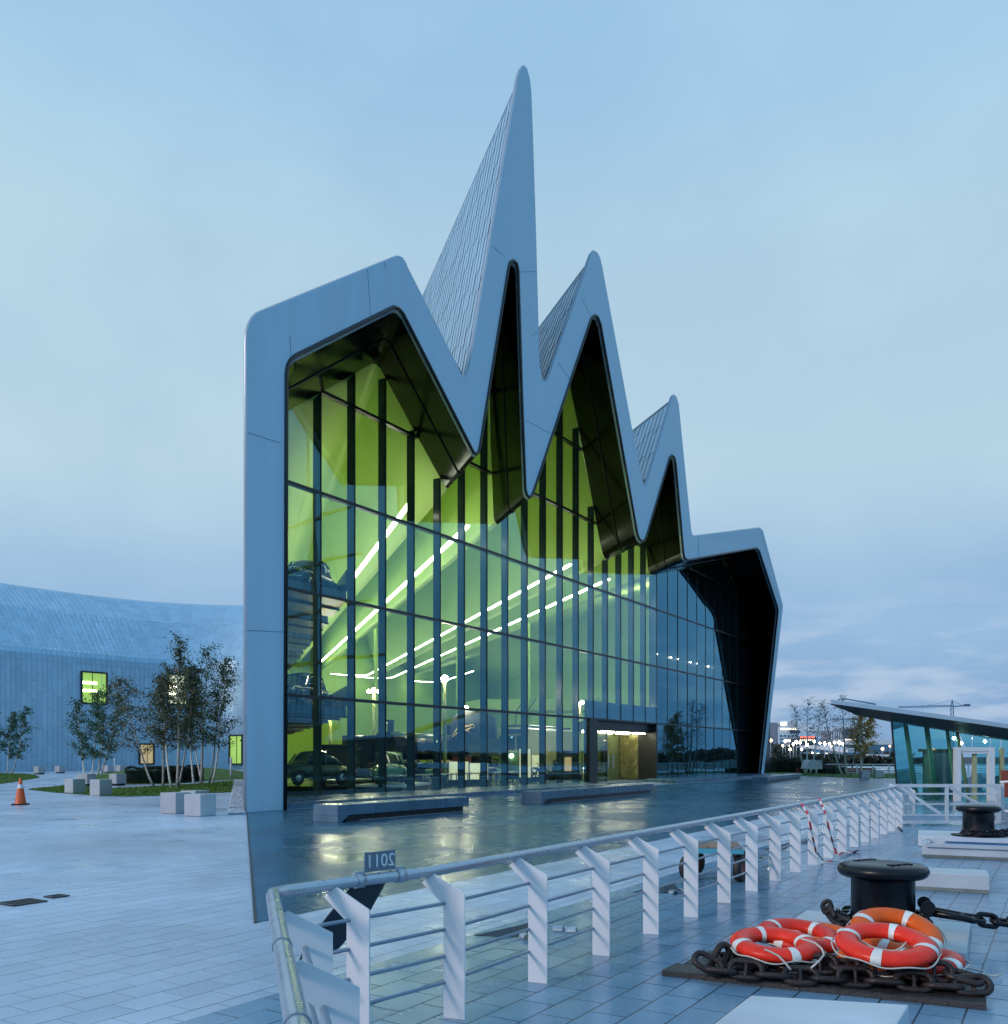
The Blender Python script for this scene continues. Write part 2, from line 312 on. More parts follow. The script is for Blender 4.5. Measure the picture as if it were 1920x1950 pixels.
def paving_mat(name, col, bw, rh, mortar, rough, rvar, wet, joint=.35, tilevar=.14):
    m = M(name, col, rough, 0, tilevar, .45, 0, 30, fleck=.30)
    n, l = m.node_tree.nodes, m.node_tree.links; b = n['Principled BSDF']
    g = n.new('ShaderNodeNewGeometry'); mp = n.new('ShaderNodeMapping'); mp.vector_type = 'POINT'; mp.inputs['Rotation'].default_value = (0, 0, -AANG); l.new(g.outputs['Position'], mp.inputs[0])
    br = n.new('ShaderNodeTexBrick'); l.new(mp.outputs[0], br.inputs['Vector']); br.offset = .5; br.inputs['Scale'].default_value = 1
    br.inputs['Brick Width'].default_value = bw; br.inputs['Row Height'].default_value = rh; br.inputs['Mortar Size'].default_value = mortar; br.inputs['Mortar Smooth'].default_value = .3; br.inputs['Bias'].default_value = 0
    br.inputs['Color1'].default_value = (1 - tilevar,) * 3 + (1,); br.inputs['Color2'].default_value = (1 + tilevar * .6,) * 3 + (1,); br.inputs['Mortar'].default_value = (joint, joint, joint, 1)
    old = b.inputs['Base Color'].links[0].from_socket
    mu = n.new('ShaderNodeMix'); mu.data_type = 'RGBA'; mu.blend_type = 'MULTIPLY'; mu.inputs[0].default_value = 1; l.new(old, mu.inputs[6]); l.new(br.outputs['Color'], mu.inputs[7]); l.new(mu.outputs[2], b.inputs['Base Color'])
    w1 = n.new('ShaderNodeTexNoise'); w1.inputs['Scale'].default_value = wet; w1.inputs['Detail'].default_value = 5; w1.inputs['Roughness'].default_value = .6; l.new(mp.outputs[0], w1.inputs['Vector'])
    rr = n.new('ShaderNodeMapRange'); l.new(w1.outputs[0], rr.inputs[0]); rr.inputs[1].default_value = .30; rr.inputs[2].default_value = .68; rr.inputs[3].default_value = max(.03, rough - rvar); rr.inputs[4].default_value = rough + rvar
    l.new(rr.outputs[0], b.inputs['Roughness'])
    st = n.new('ShaderNodeTexNoise'); st.inputs['Scale'].default_value = .22; st.inputs['Detail'].default_value = 7; st.inputs['Roughness'].default_value = .62; l.new(mp.outputs[0], st.inputs['Vector'])
    sr = n.new('ShaderNodeMapRange'); l.new(st.outputs[0], sr.inputs[0]); sr.inputs[1].default_value = .35; sr.inputs[2].default_value = .62; sr.inputs[3].default_value = .74; sr.inputs[4].default_value = 1.08
    hsv = n.new('ShaderNodeHueSaturation'); l.new(sr.outputs[0], hsv.inputs['Value']); l.new(mu.outputs[2], hsv.inputs['Color']); l.new(hsv.outputs[0], b.inputs['Base Color'])
    n2 = n.new('ShaderNodeTexNoise'); n2.inputs['Scale'].default_value = 70; n2.inputs['Detail'].default_value = 3; l.new(g.outputs['Position'], n2.inputs['Vector'])
    n3 = n.new('ShaderNodeTexNoise'); n3.inputs['Scale'].default_value = 3; n3.inputs['Detail'].default_value = 2; l.new(g.outputs['Position'], n3.inputs['Vector'])
    sm = n.new('ShaderNodeMath'); sm.operation = 'MULTIPLY_ADD'; l.new(n3.outputs[0], sm.inputs[0]); sm.inputs[1].default_value = .8; l.new(n2.outputs[0], sm.inputs[2])
    s2 = n.new('ShaderNodeMath'); s2.operation = 'MULTIPLY_ADD'; l.new(br.outputs['Fac'], s2.inputs[0]); s2.inputs[1].default_value = -1.0; l.new(sm.outputs[0], s2.inputs[2])
    bp = n.new('ShaderNodeBump'); bp.inputs['Strength'].default_value = .10; bp.inputs['Distance'].default_value = .008; l.new(s2.outputs[0], bp.inputs['Height']); l.new(bp.outputs[0], b.inputs['Normal'])
paving_mat('quay_stone', (.165, .31, .45), .46, .275, .008, .22, .13, .8, .24, .07)
paving_mat('plaza_stone', (.46, .58, .72), .41, .30, .006, .34, .17, .5, .46, .07)
paving_mat('forecourt_stone', (.035, .115, .19), 1.25, .62, .006, .27, .12, .35, .5, .08)
MATS['forecourt_stone'].node_tree.nodes['Principled BSDF'].inputs['Specular IOR Level'].default_value = .30
# ------------------------------------------------------------------ ground, paving, water
def poly_obj(name, pts, z, mat, kind='structure'):
    m = MB(); tri = tessellate_polygon([[Vector((x, y, 0)) for x, y in pts]]); fs = []
    for t in tri:
        a, b, c = [Vector((*pts[i], 0)) for i in t]
        fs.append(t if (b - a).cross(c - a).z > 0 else (t[0], t[2], t[1]))
    m.add([(x, y, z) for x, y in pts], fs); o = m.build(name, mat)
    if kind: o['kind'] = kind
    return o
def ab(x, y): return x * AD.x + y * AD.y, x * PD.x + y * PD.y
def xy(a, b): return (AD.x * a + PD.x * b, AD.y * a + PD.y * b)
B1, B2 = -4.93, -7.2                       # courses where the paving changes
E0 = G(470, 1547); SEAM = G(487, 1757)     # foot of the facade, near end of the seam
poly_obj('ground', [(-1500, -300), (13, -300), (13, 5), (30, 44), (75, 104), (1400, 300), (1400, 3000), (-1500, 3000)], -.06, 'far_land')
poly_obj('river', [(13, -300), (1400, -300), (1400, 300), (75, 104), (30, 44), (13, 5)], -2.2, 'water')
plaza = poly_obj('plaza_paving', [xy(-80, -160), xy(200, -160), xy(200, B1), xy(-80, B1)], -.0075, 'plaza_stone')
quay = poly_obj('quay_paving', [xy(-20, B1), xy(62, B1), xy(62, 20), xy(20, 7.6), xy(-20, 7.6)], -.0035, 'quay_stone')
V1d = Vector((1098 / F, 1, 0)).normalized()
sa, sb = ab(SEAM.x, SEAM.y)
fp_end = E0 + V1d * 110
forecourt = poly_obj('forecourt_paving', [(E0.x, E0.y), (SEAM.x, SEAM.y), xy(90, B2), (fp_end.x, fp_end.y)], -.0035, 'forecourt_stone')
quay_edge = MB().beam((*xy(-20, 7.7), -1.1), (*xy(20, 7.7), -1.1), .3, 2.2).beam((*xy(20, 7.7), -1.1), (*xy(62, 20.1), -1.1), .3, 2.2).build('quay_wall', 'quay_wall'); quay_edge['kind'] = 'structure'
def proj(x, y): return CX + F * x / y, HY + F * H / y
def in_fore(x, y):
    a, b = ab(x, y)
    if b > B2 - .01: return False
    t = (y - E0.y) / (SEAM.y - E0.y); xs = E0.x + (SEAM.x - E0.x) * t
    d = (x - E0.x) * V1d.y - (y - E0.y) * V1d.x
    return x > xs + .02 and d > .02
def slabs(parent, mat, bw, rh, zone, ymax, ztop, count=300):
    items = []
    for i in range(int(-40 / rh), int(12 / rh)):
        for j in range(-20, int(60 / bw)):
            y0 = i * rh; off = 0 if i % 2 else bw * .5; x0 = j * bw - off     # texture frame: x along AD, y = -b
            cx, cy_ = xy(x0 + bw / 2, -(y0 + rh / 2))
            if cy_ < 4.6 or cy_ > ymax: continue
            px, py = proj(cx, cy_)
            if px < -60 or px > 1980 or py > 2080: continue
            g = .0022; cs = [xy(x0 + dx, -(y0 + dy)) for dx, dy in ((g, g), (bw - g, g), (bw - g, rh - g), (g, rh - g))]
            if all(zone(*c) for c in cs): items.append((cy_, cs))
    items.sort(key=lambda t: t[0]); rest = MB()
    for k, (_, cs) in enumerate(items):
        z = ztop + random.uniform(-.0006, .0006); dz = [random.uniform(-.0006, .0006) for _ in range(4)]
        c = Vector((sum(p[0] for p in cs) / 4, sum(p[1] for p in cs) / 4, 0)); bev = .004
        top = [Vector((c.x + (p[0] - c.x) * (1 - bev / rh * 2), c.y + (p[1] - c.y) * (1 - bev / bw * 2), z + d)) for p, d in zip(cs, dz)]
        mid = [Vector((p[0], p[1], z - .003)) for p in cs]; bot = [Vector((p[0], p[1], z - .012)) for p in cs]
        b = MB() if k < count else rest
        b.add(top + mid + bot, [(3, 2, 1, 0), (0, 1, 5, 4), (1, 2, 6, 5), (2, 3, 7, 6), (3, 0, 4, 7), (4, 5, 9, 8), (5, 6, 10, 9), (6, 7, 11, 10), (7, 4, 8, 11)])
        if k < count: b.build('paving_slab', mat, parent, loc=(c.x, c.y, z))
    if rest.v: rest.build('paving_slab', mat, parent, kind='stuff')
slabs(quay, 'quay_stone', .46, .275, lambda x, y: ab(x, y)[1] > B1, 15.0, -.0014)
slabs(plaza, 'plaza_stone', .41, .30, lambda x, y: ab(x, y)[1] < B1 and not in_fore(x, y) and (ab(x, y)[1] > B2 or x < SEAM.x + (E0.x - SEAM.x) * (y - SEAM.y) / (E0.y - SEAM.y) - .03), 15.0, -.0054)
slabs(forecourt, 'forecourt_stone', 1.25, .62, in_fore, 30.0, -.0016)
MB().beam((E0.x, E0.y, .001), (SEAM.x, SEAM.y, .001), .035, .012).build('drain_slot', 'black_steel', plaza)
# drain covers in the plaza
def drain(c, lx, ly, label):
    t = thing('drain_cover', label, 'drain cover', (c.x, c.y, 0), 'cast drain covers in the plaza')
    f = MB(); x, y = AD, -PD; c = Vector((c.x, c.y, .0))
    for s_, ax, ln, of in ((1, x, lx, ly), (-1, x, lx, ly), (1, y, ly, lx), (-1, y, ly, lx)):
        o = (y if ax is x else x) * s_ * of / 2; f.beam(c + o - ax * ln / 2 + Vector((0, 0, .004)), c + o + ax * ln / 2 + Vector((0, 0, .004)), .025, .012)
    f.build('frame', 'black_steel', t); g = MB(); n = int(lx / .045)
    g.beam(c - x * lx / 2 + Vector((0, 0, -.002)), c + x * lx / 2 + Vector((0, 0, -.002)), ly, .003)
    for i in range(n):
        o = x * (-lx / 2 + (i + .5) * lx / n); g.beam(c + o - y * ly / 2 + Vector((0, 0, .004)), c + o + y * ly / 2 + Vector((0, 0, .004)), .02, .008)
    g.build('grate', 'black_steel', t)
drain(G(42, 1718.5), .40, .36, 'larger dark iron drain cover set in the pale plaza paving')
drain(G(108, 1707), .20, .20, 'smaller dark drain cover behind the larger one in the plaza')
# ------------------------------------------------------------------ museum building
U = V1d; E = Vector((-544 / F, 1, 0)).normalized(); N = Vector((U.y, -U.x, 0))
def fs(px, py):
    Y = E0.y * 1588 / (2058 - px); return ((Y - E0.y) / U.y, H + (HY - py) / F * Y)
def W(s, t, z): return E0 + U * s + E * t + Vector((0, 0, z))
outer_px = [(470.5, 1547), (470.5, 645), (471.5, 630), (475, 617), (481, 605), (489, 597), (497, 593), (752, 489.2), (759, 487), (765, 489), (771, 498), (775, 508),
    (872, 700), (878, 712), (884, 718), (890, 713), (893.5, 702), (927, 500), (962.8, 284.9), (981, 180), (985.5, 152), (990, 135), (997.4, 124), (1003.5, 129), (1008, 144), (1011, 170), (1013.8, 247), (1020, 440), (1025.6, 650),
    (1027, 690), (1030, 712), (1034, 723), (1039, 728), (1043, 722), (1047, 711), (1121, 498), (1126, 484), (1132, 477), (1138, 480.5), (1143, 490), (1147, 507), (1204.7, 820.4), (1218, 888), (1222, 908), (1227.6, 927), (1232, 920), (1236, 906),
    (1278, 764), (1281, 755), (1285, 752), (1289, 756), (1293, 770), (1308.8, 931), (1317, 1012), (1320, 1020.7), (1325, 1021), (1444, 1005.8), (1449, 1006), (1453, 1010), (1489, 1144), (1491, 1152), (1491, 1160), (1454.8, 1476)]
inner_px = [(544.5, 1543), (547, 715), (549, 700), (554, 689), (563, 680.6), (743.8, 590.2), (751, 587), (759, 590), (767, 599), (897, 855), (901, 863), (907, 867), (911.5, 863), (914.5, 853), (931.5, 747), (969, 512), (971.5, 502), (977.5, 498), (983.5, 503), (986, 514), (992.9, 747), (999.7, 931), (1002.5, 943), (1008, 949), (1013, 945), (1017, 936),
    (1122, 620), (1126, 608), (1133, 602), (1138.5, 605.5), (1143, 618), (1213, 1016), (1217, 1027), (1223.5, 1033), (1228, 1029), (1232, 1020), (1272, 884), (1275, 873), (1279.8, 868), (1284, 872), (1286.5, 884), (1301, 1052), (1303, 1063), (1308, 1067), (1314, 1067), (1438, 1044.8), (1442, 1045), (1446, 1050), (1480, 1155), (1481.5, 1164), (1447.6, 1476)]
def decomp(px, py):      # (s, z) and the set-back t; the right leg leans back towards the glass at its foot
    Y = E0.y * 1588 / (2058 - px); c = lambda v: min(1, max(0, v))
    Y += 9.9 * c((py - 1030) / 446) * c((px - 1425) / 20); p = P(px, py, Y) - E0
    t = p.dot(N) / E.dot(N); return ((p - E * t).dot(U), max(0.0, p.z)), t
OUT, OT = zip(*[decomp(*p) for p in outer_px]); INN, IT = zip(*[decomp(*p) for p in inner_px]); OUT, INN = list(OUT), list(INN)
for l_ in (OUT, INN): l_[0] = (l_[0][0], 0.0); l_[-1] = (l_[-1][0], 0.0)
def offset(pl, d):      # inward offset of an open polyline in (s, z)
    r = []
    for i, p in enumerate(pl):
        a = pl[max(i - 1, 0)]; b = pl[min(i + 1, len(pl) - 1)]; v = Vector((b[0] - a[0], b[1] - a[1])).normalized()
        r.append((p[0] + v.y * d, p[1] - v.x * d))
    return r
museum = thing('museum_building', 'zinc clad museum with a jagged zigzag facade and a tall green lit glass front', 'museum', (E0.x, E0.y, 0))
ring = OUT + INN[::-1]; TF = .34
fm = MB(); tri = tessellate_polygon([[Vector((s, z, 0)) for s, z in ring]]); n = len(ring)
RT = list(OT) + list(IT)[::-1]
fm.v = [tuple(W(s, t, z)) for (s, z), t in zip(ring, RT)] + [tuple(W(s, t + TF, z)) for (s, z), t in zip(ring, RT)]
for a, b, c in tri: fm.f += [(a, b, c), (c + n, b + n, a + n)]; fm.sm += [False, False]
for i in range(n): j = (i + 1) % n; fm.f.append((i, i + n, j + n, j)); fm.sm.append(False)
facade = fm.build('facade_frame', 'fascia', museum)
MB().tube([W(s, t + TF * .5, z) for (s, z), t in zip(offset(OUT, -.02), OT)], .085, 6).build('facade_edge', 'fascia_edge', museum)
MB().tube([W(s, t - .01, z) for (s, z), t in zip(offset(INN, -.04), IT)], .075, 6).build('inner_edge', 'black_steel', museum)
# fine joints between the facade sheets
for (ax, ay), (bx, by) in [((473, 824), (535, 844)), ((555, 690), (552, 640)), ((732, 500), (735, 512)), ((938, 468), (962, 490)), ((985, 518), (1020, 517)), ((1002, 800), (1052, 828)), ((1062, 690), (1085, 722)), ((1107, 566), (1124, 600)), ((700, 512), (706, 604)), ((470.5, 1200), (545.5, 1204)), ((1012, 640), (1025, 632)), ((1470, 1330), (1462, 1331)), ((1330, 1021), (1331, 1062))]:
    p, q = fs(ax, ay), fs(bx, by); MB().beam(W(p[0], -.002, p[1]), W(q[0], -.002, q[1]), .014, .014, up=N).build('facade_joint', 'zinc_dark', facade)
# outer roof skin behind the frame
SK = offset(OUT, .10)
k0 = outer_px.index((765, 489)); MB().sweep([[W(s, max(t, t0 + TF - .05), z) for (s, z), t0 in zip(SK[k0:], OT[k0:])] for t in (TF - .05, 93)]).build('roof', 'zinc_dark', museum)
panels = []
def clad(p0, p1, t0, t1, w, ln, zbase=0):
    """overlapping zinc sheets on the roof plane from p0 (low) to p1 (ridge)"""
    L = math.dist(p0, p1); d = ((p1[0] - p0[0]) / L, (p1[1] - p0[1]) / L); nz_ = (-d[1], d[0]); k = 0; t = t0
    while t < t1:
        o = -ln * random.random(); 
        while o < L:
            a, b = max(0, o) + .008, min(L, o + ln) - .008
            if b - a > .1:
                def q(x, tt, h): return W(p0[0] + d[0] * x + nz_[0] * h, tt, p0[1] + d[1] * x + nz_[1] * h)
                panels.append((t, [q(a, t + .03, .0), q(b, t + .03, .0), q(b, t + w, .0), q(a, t + w, .0), q(a, t + .03, .065), q(b, t + .03, .045), q(b, t + w, .02), q(a, t + w, .04)]))
            o += ln
        t += w; k += 1
SKp = dict(zip(outer_px, SK))
clad(SKp[(893.5, 702)], SKp[(985.5, 152)], TF + .02, 30, .66, 3.0)
clad(SKp[(1047, 711)], SKp[(1121, 498)], TF + .02, 12, .66, 2.6)
clad(SKp[(1236, 906)], SKp[(1278, 764)], TF + .02, 9, .66, 2.4)
panels.sort(key=lambda q: q[0]); rest = MB()
for i, (_, c) in enumerate(panels):
    if i < 290: MB().corners(c).build('zinc_panel', 'zinc', museum)
    else: rest.corners(c)
rest.build('zinc_panel', 'zinc', museum, kind='stuff')
# soffit, ceiling, floor and end wall of the hall
TG = 5.0; SD = -Vector((N.x, N.y, 0))        # TG: glazing set back along E
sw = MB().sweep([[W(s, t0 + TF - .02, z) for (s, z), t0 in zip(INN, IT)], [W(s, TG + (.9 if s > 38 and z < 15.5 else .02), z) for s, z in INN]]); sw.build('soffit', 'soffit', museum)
rib = MB()
for t in (2.6,): rib.tube([W(s, max(t, t0 + .5), z) for (s, z), t0 in zip(offset(INN, .03)[1:-1], IT[1:-1])], .03, 4)
rib.build('soffit_seam', 'black_steel', museum)
IN2 = offset(INN, .05)
def WI(s, t, z): return W(s + max(0, (12 - s) / 12) * .05 * max(0, t - 6), t, z)      # inner walls draw in with the bending wing
TE = 91
MB().sweep([[WI(s, (t if t > 20 or not (s > 38 and z < 15.5) else TG + .92), z) for s, z in INN] for t in (TG + .03, 30, 60, TE)]).build('ceiling', 'green_ceiling', museum)
MB().plate([WI(s, TE, z) for s, z in INN], E * .3).build('end_wall', 'green_wall', museum)
MB().corners([W(INN[0][0], TG, -.05), W(INN[-1][0], TG, -.05), W(INN[-1][0], TE, -.05), WI(INN[0][0], TE, -.05), W(INN[0][0], TG, .06), W(INN[-1][0], TG, .06), W(INN[-1][0], TE, .06), WI(INN[0][0], TE, .06)]).build('hall_floor', 'hall_floor', museum)
# light strips following the roof folds
for m_, z, r in ((9.1, 13.7, .12), (13.0, 13.7, .12), (22.0, 13.7, .11), (26.4, 13.7, .11), (36.6, 14.0, .10)):
    s = (m_ - .95) / .813; t1 = 84
    pts = [W(s, t, z) for t in np.linspace(TG + 1.0 if m_ < 30 else 66, t1, 24)]; a = pts[-1]
    if m_ > 15: pts += [a + E * 2.5 - U * .8, a + E * 4.5 - U * 4, a + E * 5 - U * 7]
    mb = MB()
    for i in range(len(pts) - 1): mb.beam(pts[i], pts[i + 1] - (pts[i + 1] - pts[i]).normalized() * .05, r * 1.7, .10)
    mb.build('light_strip', 'strip_light', museum)
for s, z in ((16.6, 23.5), (26.6, 22.0)):     # unseen strips added up in the roof peaks to brighten the hall
    MB().beam(W(s, 9 if s > 10 else 40, z), W(s, 86, z), .5, .12).build('light_strip', 'fill_light', museum)
MB().beam(W(52.3, 16, .35), W(52.3, 86, .35), .25, .12).build('wall_fill_strip', 'strip_light', museum)  # glowing strip added at the wall foot to brighten the right inner wall
for s, z in ((47, 15.0), (51, 11)): MB().beam(W(s, 6, z), W(s, 10, z), .6, .12).build('light_strip', 'fill_light', museum)  # unseen strips added close behind the lining to brighten the right bay
# glazing: panes clipped to the opening, fins and transoms
def clip(poly, f):      # keep the side where f(p) >= 0
    r = []
    for i in range(len(poly)):
        a, b = poly[i], poly[(i + 1) % len(poly)]; fa, fb = f(a), f(b)
        if fa >= 0: r.append(a)
        if fa * fb < 0: k = fa / (fa - fb); r.append((a[0] + (b[0] - a[0]) * k, a[1] + (b[1] - a[1]) * k))
    return r
S0, DS, ZT = .0 + 2.02, 2.01, 4.15
s_door0, s_door1 = 27.5, 38.1
cols = [S0 + DS * k for k in range(0, 28)]; SR = INN[-2][0]
def GW(s, d, z): return W(s, TG, z) - N * d
for i in range(len(cols) - 1):
    for j in range(0, 8):
        a, b, c, d = cols[i] + .015, cols[i + 1] - .015, ZT * j + (.12 if j == 0 else .02), ZT * (j + 1) - .02
        mid = (a + b) / 2
        if j == 0 and s_door0 - .1 < mid < s_door1: continue
        q = clip(clip(clip(clip(list(INN), lambda p: p[0] - a), lambda p: b - p[0]), lambda p: p[1] - c), lambda p: d - p[1])
        if len(q) < 3: continue
        ar = abs(sum(q[k][0] * q[(k + 1) % len(q)][1] - q[(k + 1) % len(q)][0] * q[k][1] for k in range(len(q)))) / 2
        if ar < .08: continue
        k = random.uniform(-.004, .004), random.uniform(-.004, .004), random.uniform(-.003, .003)
        g = MB(); tri = tessellate_polygon([[Vector((s, z, 0)) for s, z in q]])
        vs = [GW(s, k[0] * (s - a) + k[1] * (z - c) * .5, z) for s, z in q]
        g.add(vs, [t for t in tri]); g.build('glass_pane', 'facade_glass', museum)
def top_at(s):          # highest z of the opening at s
    zs = [INN[k][1] + (INN[k + 1][1] - INN[k][1]) * (s - INN[k][0]) / (INN[k + 1][0] - INN[k][0]) for k in range(len(INN) - 1) if (INN[k][0] - s) * (INN[k + 1][0] - s) < 0]
    return max(zs) if zs else 0
for i, s in enumerate(cols):
    zt = top_at(s)
    if zt < 2: continue
    z0 = ZT if s_door0 < s < s_door1 else .0
    c = [GW(s + ds, d, z) for z in (z0, zt) for ds, d in ((-.045, .05), (.045, .05), (.045, .40), (-.045, .40))]
    MB().corners(c).build('fin', 'fin', museum)
    if i % 1 == 0: MB().corners([GW(s + ds, d, z) for z in (z0, zt) for ds, d in ((-.02, -.025), (.02, -.025), (.02, .05), (-.02, .05))]).build('mullion', 'black_steel', museum)
for j in range(1, 8):
    z = ZT * j; segs = []
    xs = sorted([INN[k][0] + (INN[k + 1][0] - INN[k][0]) * (z - INN[k][1]) / (INN[k + 1][1] - INN[k][1]) for k in range(len(INN) - 1) if (INN[k][1] - z) * (INN[k + 1][1] - z) < 0])
    for a, b in zip(xs[::2], xs[1::2]):
        MB().corners([GW(s, d, zz) for zz in (z - .06, z + .06) for s, d in ((a, -.03), (b, -.03), (b, .22), (a, .22))]).build('transom', 'black_steel', museum)
# opaque lining behind the right hand bays
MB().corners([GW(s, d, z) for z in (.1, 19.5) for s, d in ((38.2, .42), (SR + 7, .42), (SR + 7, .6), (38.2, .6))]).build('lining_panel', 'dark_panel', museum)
MB().corners([GW(s, d, z) for z in (ZT + .05, ZT + 1.15) for s, d in ((s_door0, .06), (s_door1, .06), (s_door1, .3), (s_door0, .3))]).build('spandrel_panel', 'fin', museum)
# row of lamps inside the right hand bays
for k in range(9):
    MB().ball(GW(38.9 + k * 1.35, .30, 9.3), .07, 8).build('bay_lamp', 'lamp_white', museum)
# entrance
MB().corners([GW(s, d, z) for z in (.02, ZT) for s, d in ((s_door0 - .1, -.12), (s_door0 + 1.0, -.12), (s_door0 + 1.0, .3), (s_door0 - .1, .3))]).build('door_jamb', 'black_steel', museum)
MB().corners([GW(s, d, z) for z in (.02, ZT) for s, d in ((s_door1 - .22, -.10), (s_door1, -.10), (s_door1, 3.2), (s_door1 - .22, 3.2))]).build('door_jamb', 'black_steel', museum)
head = MB().corners([GW(s, d, z) for z in (3.45, ZT - .02) for s, d in ((s_door0 + .9, .3), (s_door1 - .25, .3), (s_door1 - .25, 3.2), (32.0, 3.2))]).build('door_head', 'black_steel', museum)
for k, s in enumerate((28.9, 31.4, 33.9, 36.4, 31.4, 33.9, 36.6)):
    dd = 0 if k < 4 else 1.35  # inner row added to brighten the vestibule
    MB().corners([GW(s + ds, d + dd, z) for z in (3.36, 3.44) for ds, d in ((-.75, .45), (.75, .45), (.75, .8), (-.75, .8))]).build('down_light', 'down_light', head)
MB().corners([GW(s, d, z) for z in (-.0, .07) for s, d in ((s_door0 - .1, -.6), (s_door1, -.6), (s_door1, 6), (s_door0 - .1, 6))]).build('door_sill', 'granite_dark', museum)
# inner doors: sliding leaves and a dark gold drum wall
def leaf(s0, s1, d0, d1, mat, name, z1=3.4):
    a, b = GW(s0, d0, .08), GW(s1, d1, .08); v = (b - a); nn = Vector((v.y, -v.x, 0)).normalized() * .04; up = Vector((0, 0, z1 - .08))
    o = MB().corners([a, b, b + nn, a + nn, a + up, b + up, b + nn + up, a + nn + up]).build(name, mat, museum)
    f = MB()
    for p, q in ((a, a + up), (b, b + up), (a + up, b + up), (a, b)): f.beam(p - nn, q - nn, .12, .10, up=nn)
    f.build('door_frame', 'black_steel', o); return o
d1 = leaf(30.6, 32.1, 1.0, 1.0, 'door_glass', 'door_leaf'); d2 = leaf(34.2, 36.1, 2.8, 2.8, 'door_panel', 'door_leaf'); d3 = leaf(36.15, 37.9, 2.8, 2.8, 'door_panel', 'door_leaf'); d4 = leaf(37.95, 37.8, .05, 2.8, 'door_metal', 'door_leaf')

for o_, ss in ((d2, 35.8), (d3, 36.6)):
    MB().beam(GW(ss, 2.72, .9), GW(ss, 2.72, 1.9), .05, .05).build('handle', 'chrome', o_)
MB().corners([GW(s, d, z) for z in (1.2, 2.5) for s, d in ((34.7, 2.70), (35.6, 2.70), (35.6, 2.76), (34.7, 2.76))]).build('notice', 'black_steel', d2)
# stone kerb in front of the glass, open at the entrance
for a, b in ((INN[0][0], s_door0 - 1.2), (s_door1 - 2.4, INN[-1][0])):
    st = MB(); x = a
    while x < b - .1:
        e = min(b, x + 1.8); st.corners([W(s, t, z) for z in (-.01, .19) for s, t in ((x + .006, .38), (e - .006, .38), (e - .006, TG - .1), (x + .006, TG - .1))]); x = e
    st.build('kerb', 'granite_dark', museum, bevel=.012)
MB().corners([GW(s, d, z) for z in (.0, .13) for s, d in ((INN[0][0], -.12), (s_door0 - .1, -.12), (s_door0 - .1, .2), (INN[0][0], .2))]).build('glazing_sill', 'fascia', museum)
# ------------------------------------------------------------------ curved wing on the left
D0 = Vector((-497 / F, 1, 0)).normalized()
ctrl = [E0 + Vector((-.05, 0, 0)) + D0 * t for t in (0, 20, 40, 60, 80)] + [Vector((-32.9, 113, 0)), Vector((-34.6, 119.0, 0)), Vector((-37.2, 122.6, 0)), Vector((-42, 123.6, 0)), Vector((-47, 121.6, 0)), Vector((-53, 115.4, 0)), Vector((-60, 106.3, 0)), Vector((-66, 97.5, 0)), Vector((-72, 88, 0))]
def catmull(p, step):
    pts = []
    for i in range(len(p) - 1):
        a, b, c, d = p[max(i - 1, 0)], p[i], p[i + 1], p[min(i + 2, len(p) - 1)]; n_ = max(2, int((c - b).length / .1))
        for k in range(n_):
            t = k / n_; pts.append(.5 * ((2 * b) + (c - a) * t + (2 * a - 5 * b + 4 * c - d) * t * t + (3 * b - a - 3 * c + d) * t ** 3))
    pts.append(p[-1]); r = [pts[0]]; acc = 0
    for q, w in zip(pts, pts[1:]):
        acc += (w - q).length
        if acc >= step: r.append(w); acc = 0
    return r
path = catmull(ctrl, .58); NP = len(path)
def pframe(i):
    t = (path[min(i + 1, NP - 1)] - path[max(i - 1, 0)]).normalized(); return path[i], Vector((t.y, -t.x, 0))      # inward normal (right of travel)
def wp(i, b, z):         # point of the wing section, kept behind the oblique facade
    o, nn = pframe(i); p = o + nn * b; d = (p - E0).dot(N) + .3
    if d > 0: p = p + D0 * (d / -D0.dot(N))
    return p + Vector((0, 0, z))
prof = [(0, 0), (0, 13.6), (.10, 14.4), (.38, 15.05), (.85, 15.5), (5.6, 20.9), (5.9, 20.95), (6.2, 20.7), (9.0, 18.2)]
MB().sweep([[wp(i, b, z) for b, z in prof] for i in range(NP)], smooth=False).build('wing_wall', 'zinc_dark', museum)
i0 = next(i for i in range(NP) if path[i].y > 100)
up = [(9.6, 18.6), (10.4, 21.0), (16.2, 25.2), (17.0, 25.6), (17.8, 25.3), (20, 22)]
MB().sweep([[wp(i, b, z) for b, z in up] for i in range(i0, NP)]).build('wing_roof', 'zinc', museum)
wallp, roofp = MB(), MB()
def sheet(mb, i, a, b, h0, h1):     # one raised zinc sheet between path steps i and i+1, profile points a, b
    def q(j, p, h, nx):
        o, nn = pframe(j); return o + nn * (p[0] - nx[0] * h) + Vector((0, 0, p[1] + nx[1] * h))
    dx, dz = b[0] - a[0], b[1] - a[1]; L = math.hypot(dx, dz); nx = (dz / L, dx / L)
    lo = [q(i, a, 0, nx), q(i + 1, a, 0, nx), q(i + 1, b, 0, nx), q(i, b, 0, nx)]
    hi = [q(i, a, h0, nx), q(i + 1, a, h1, nx), q(i + 1, b, h1, nx), q(i, b, h0, nx)]
    c = sum(hi, Vector()) / 4; hi = [c + (p - c) * .945 for p in hi]
    mb.add(lo + hi, [(4, 5, 6, 7), (0, 1, 5, 4), (1, 2, 6, 5), (2, 3, 7, 6), (3, 0, 4, 7)])
jw = next(i for i in range(NP) if path[i].y > 60)
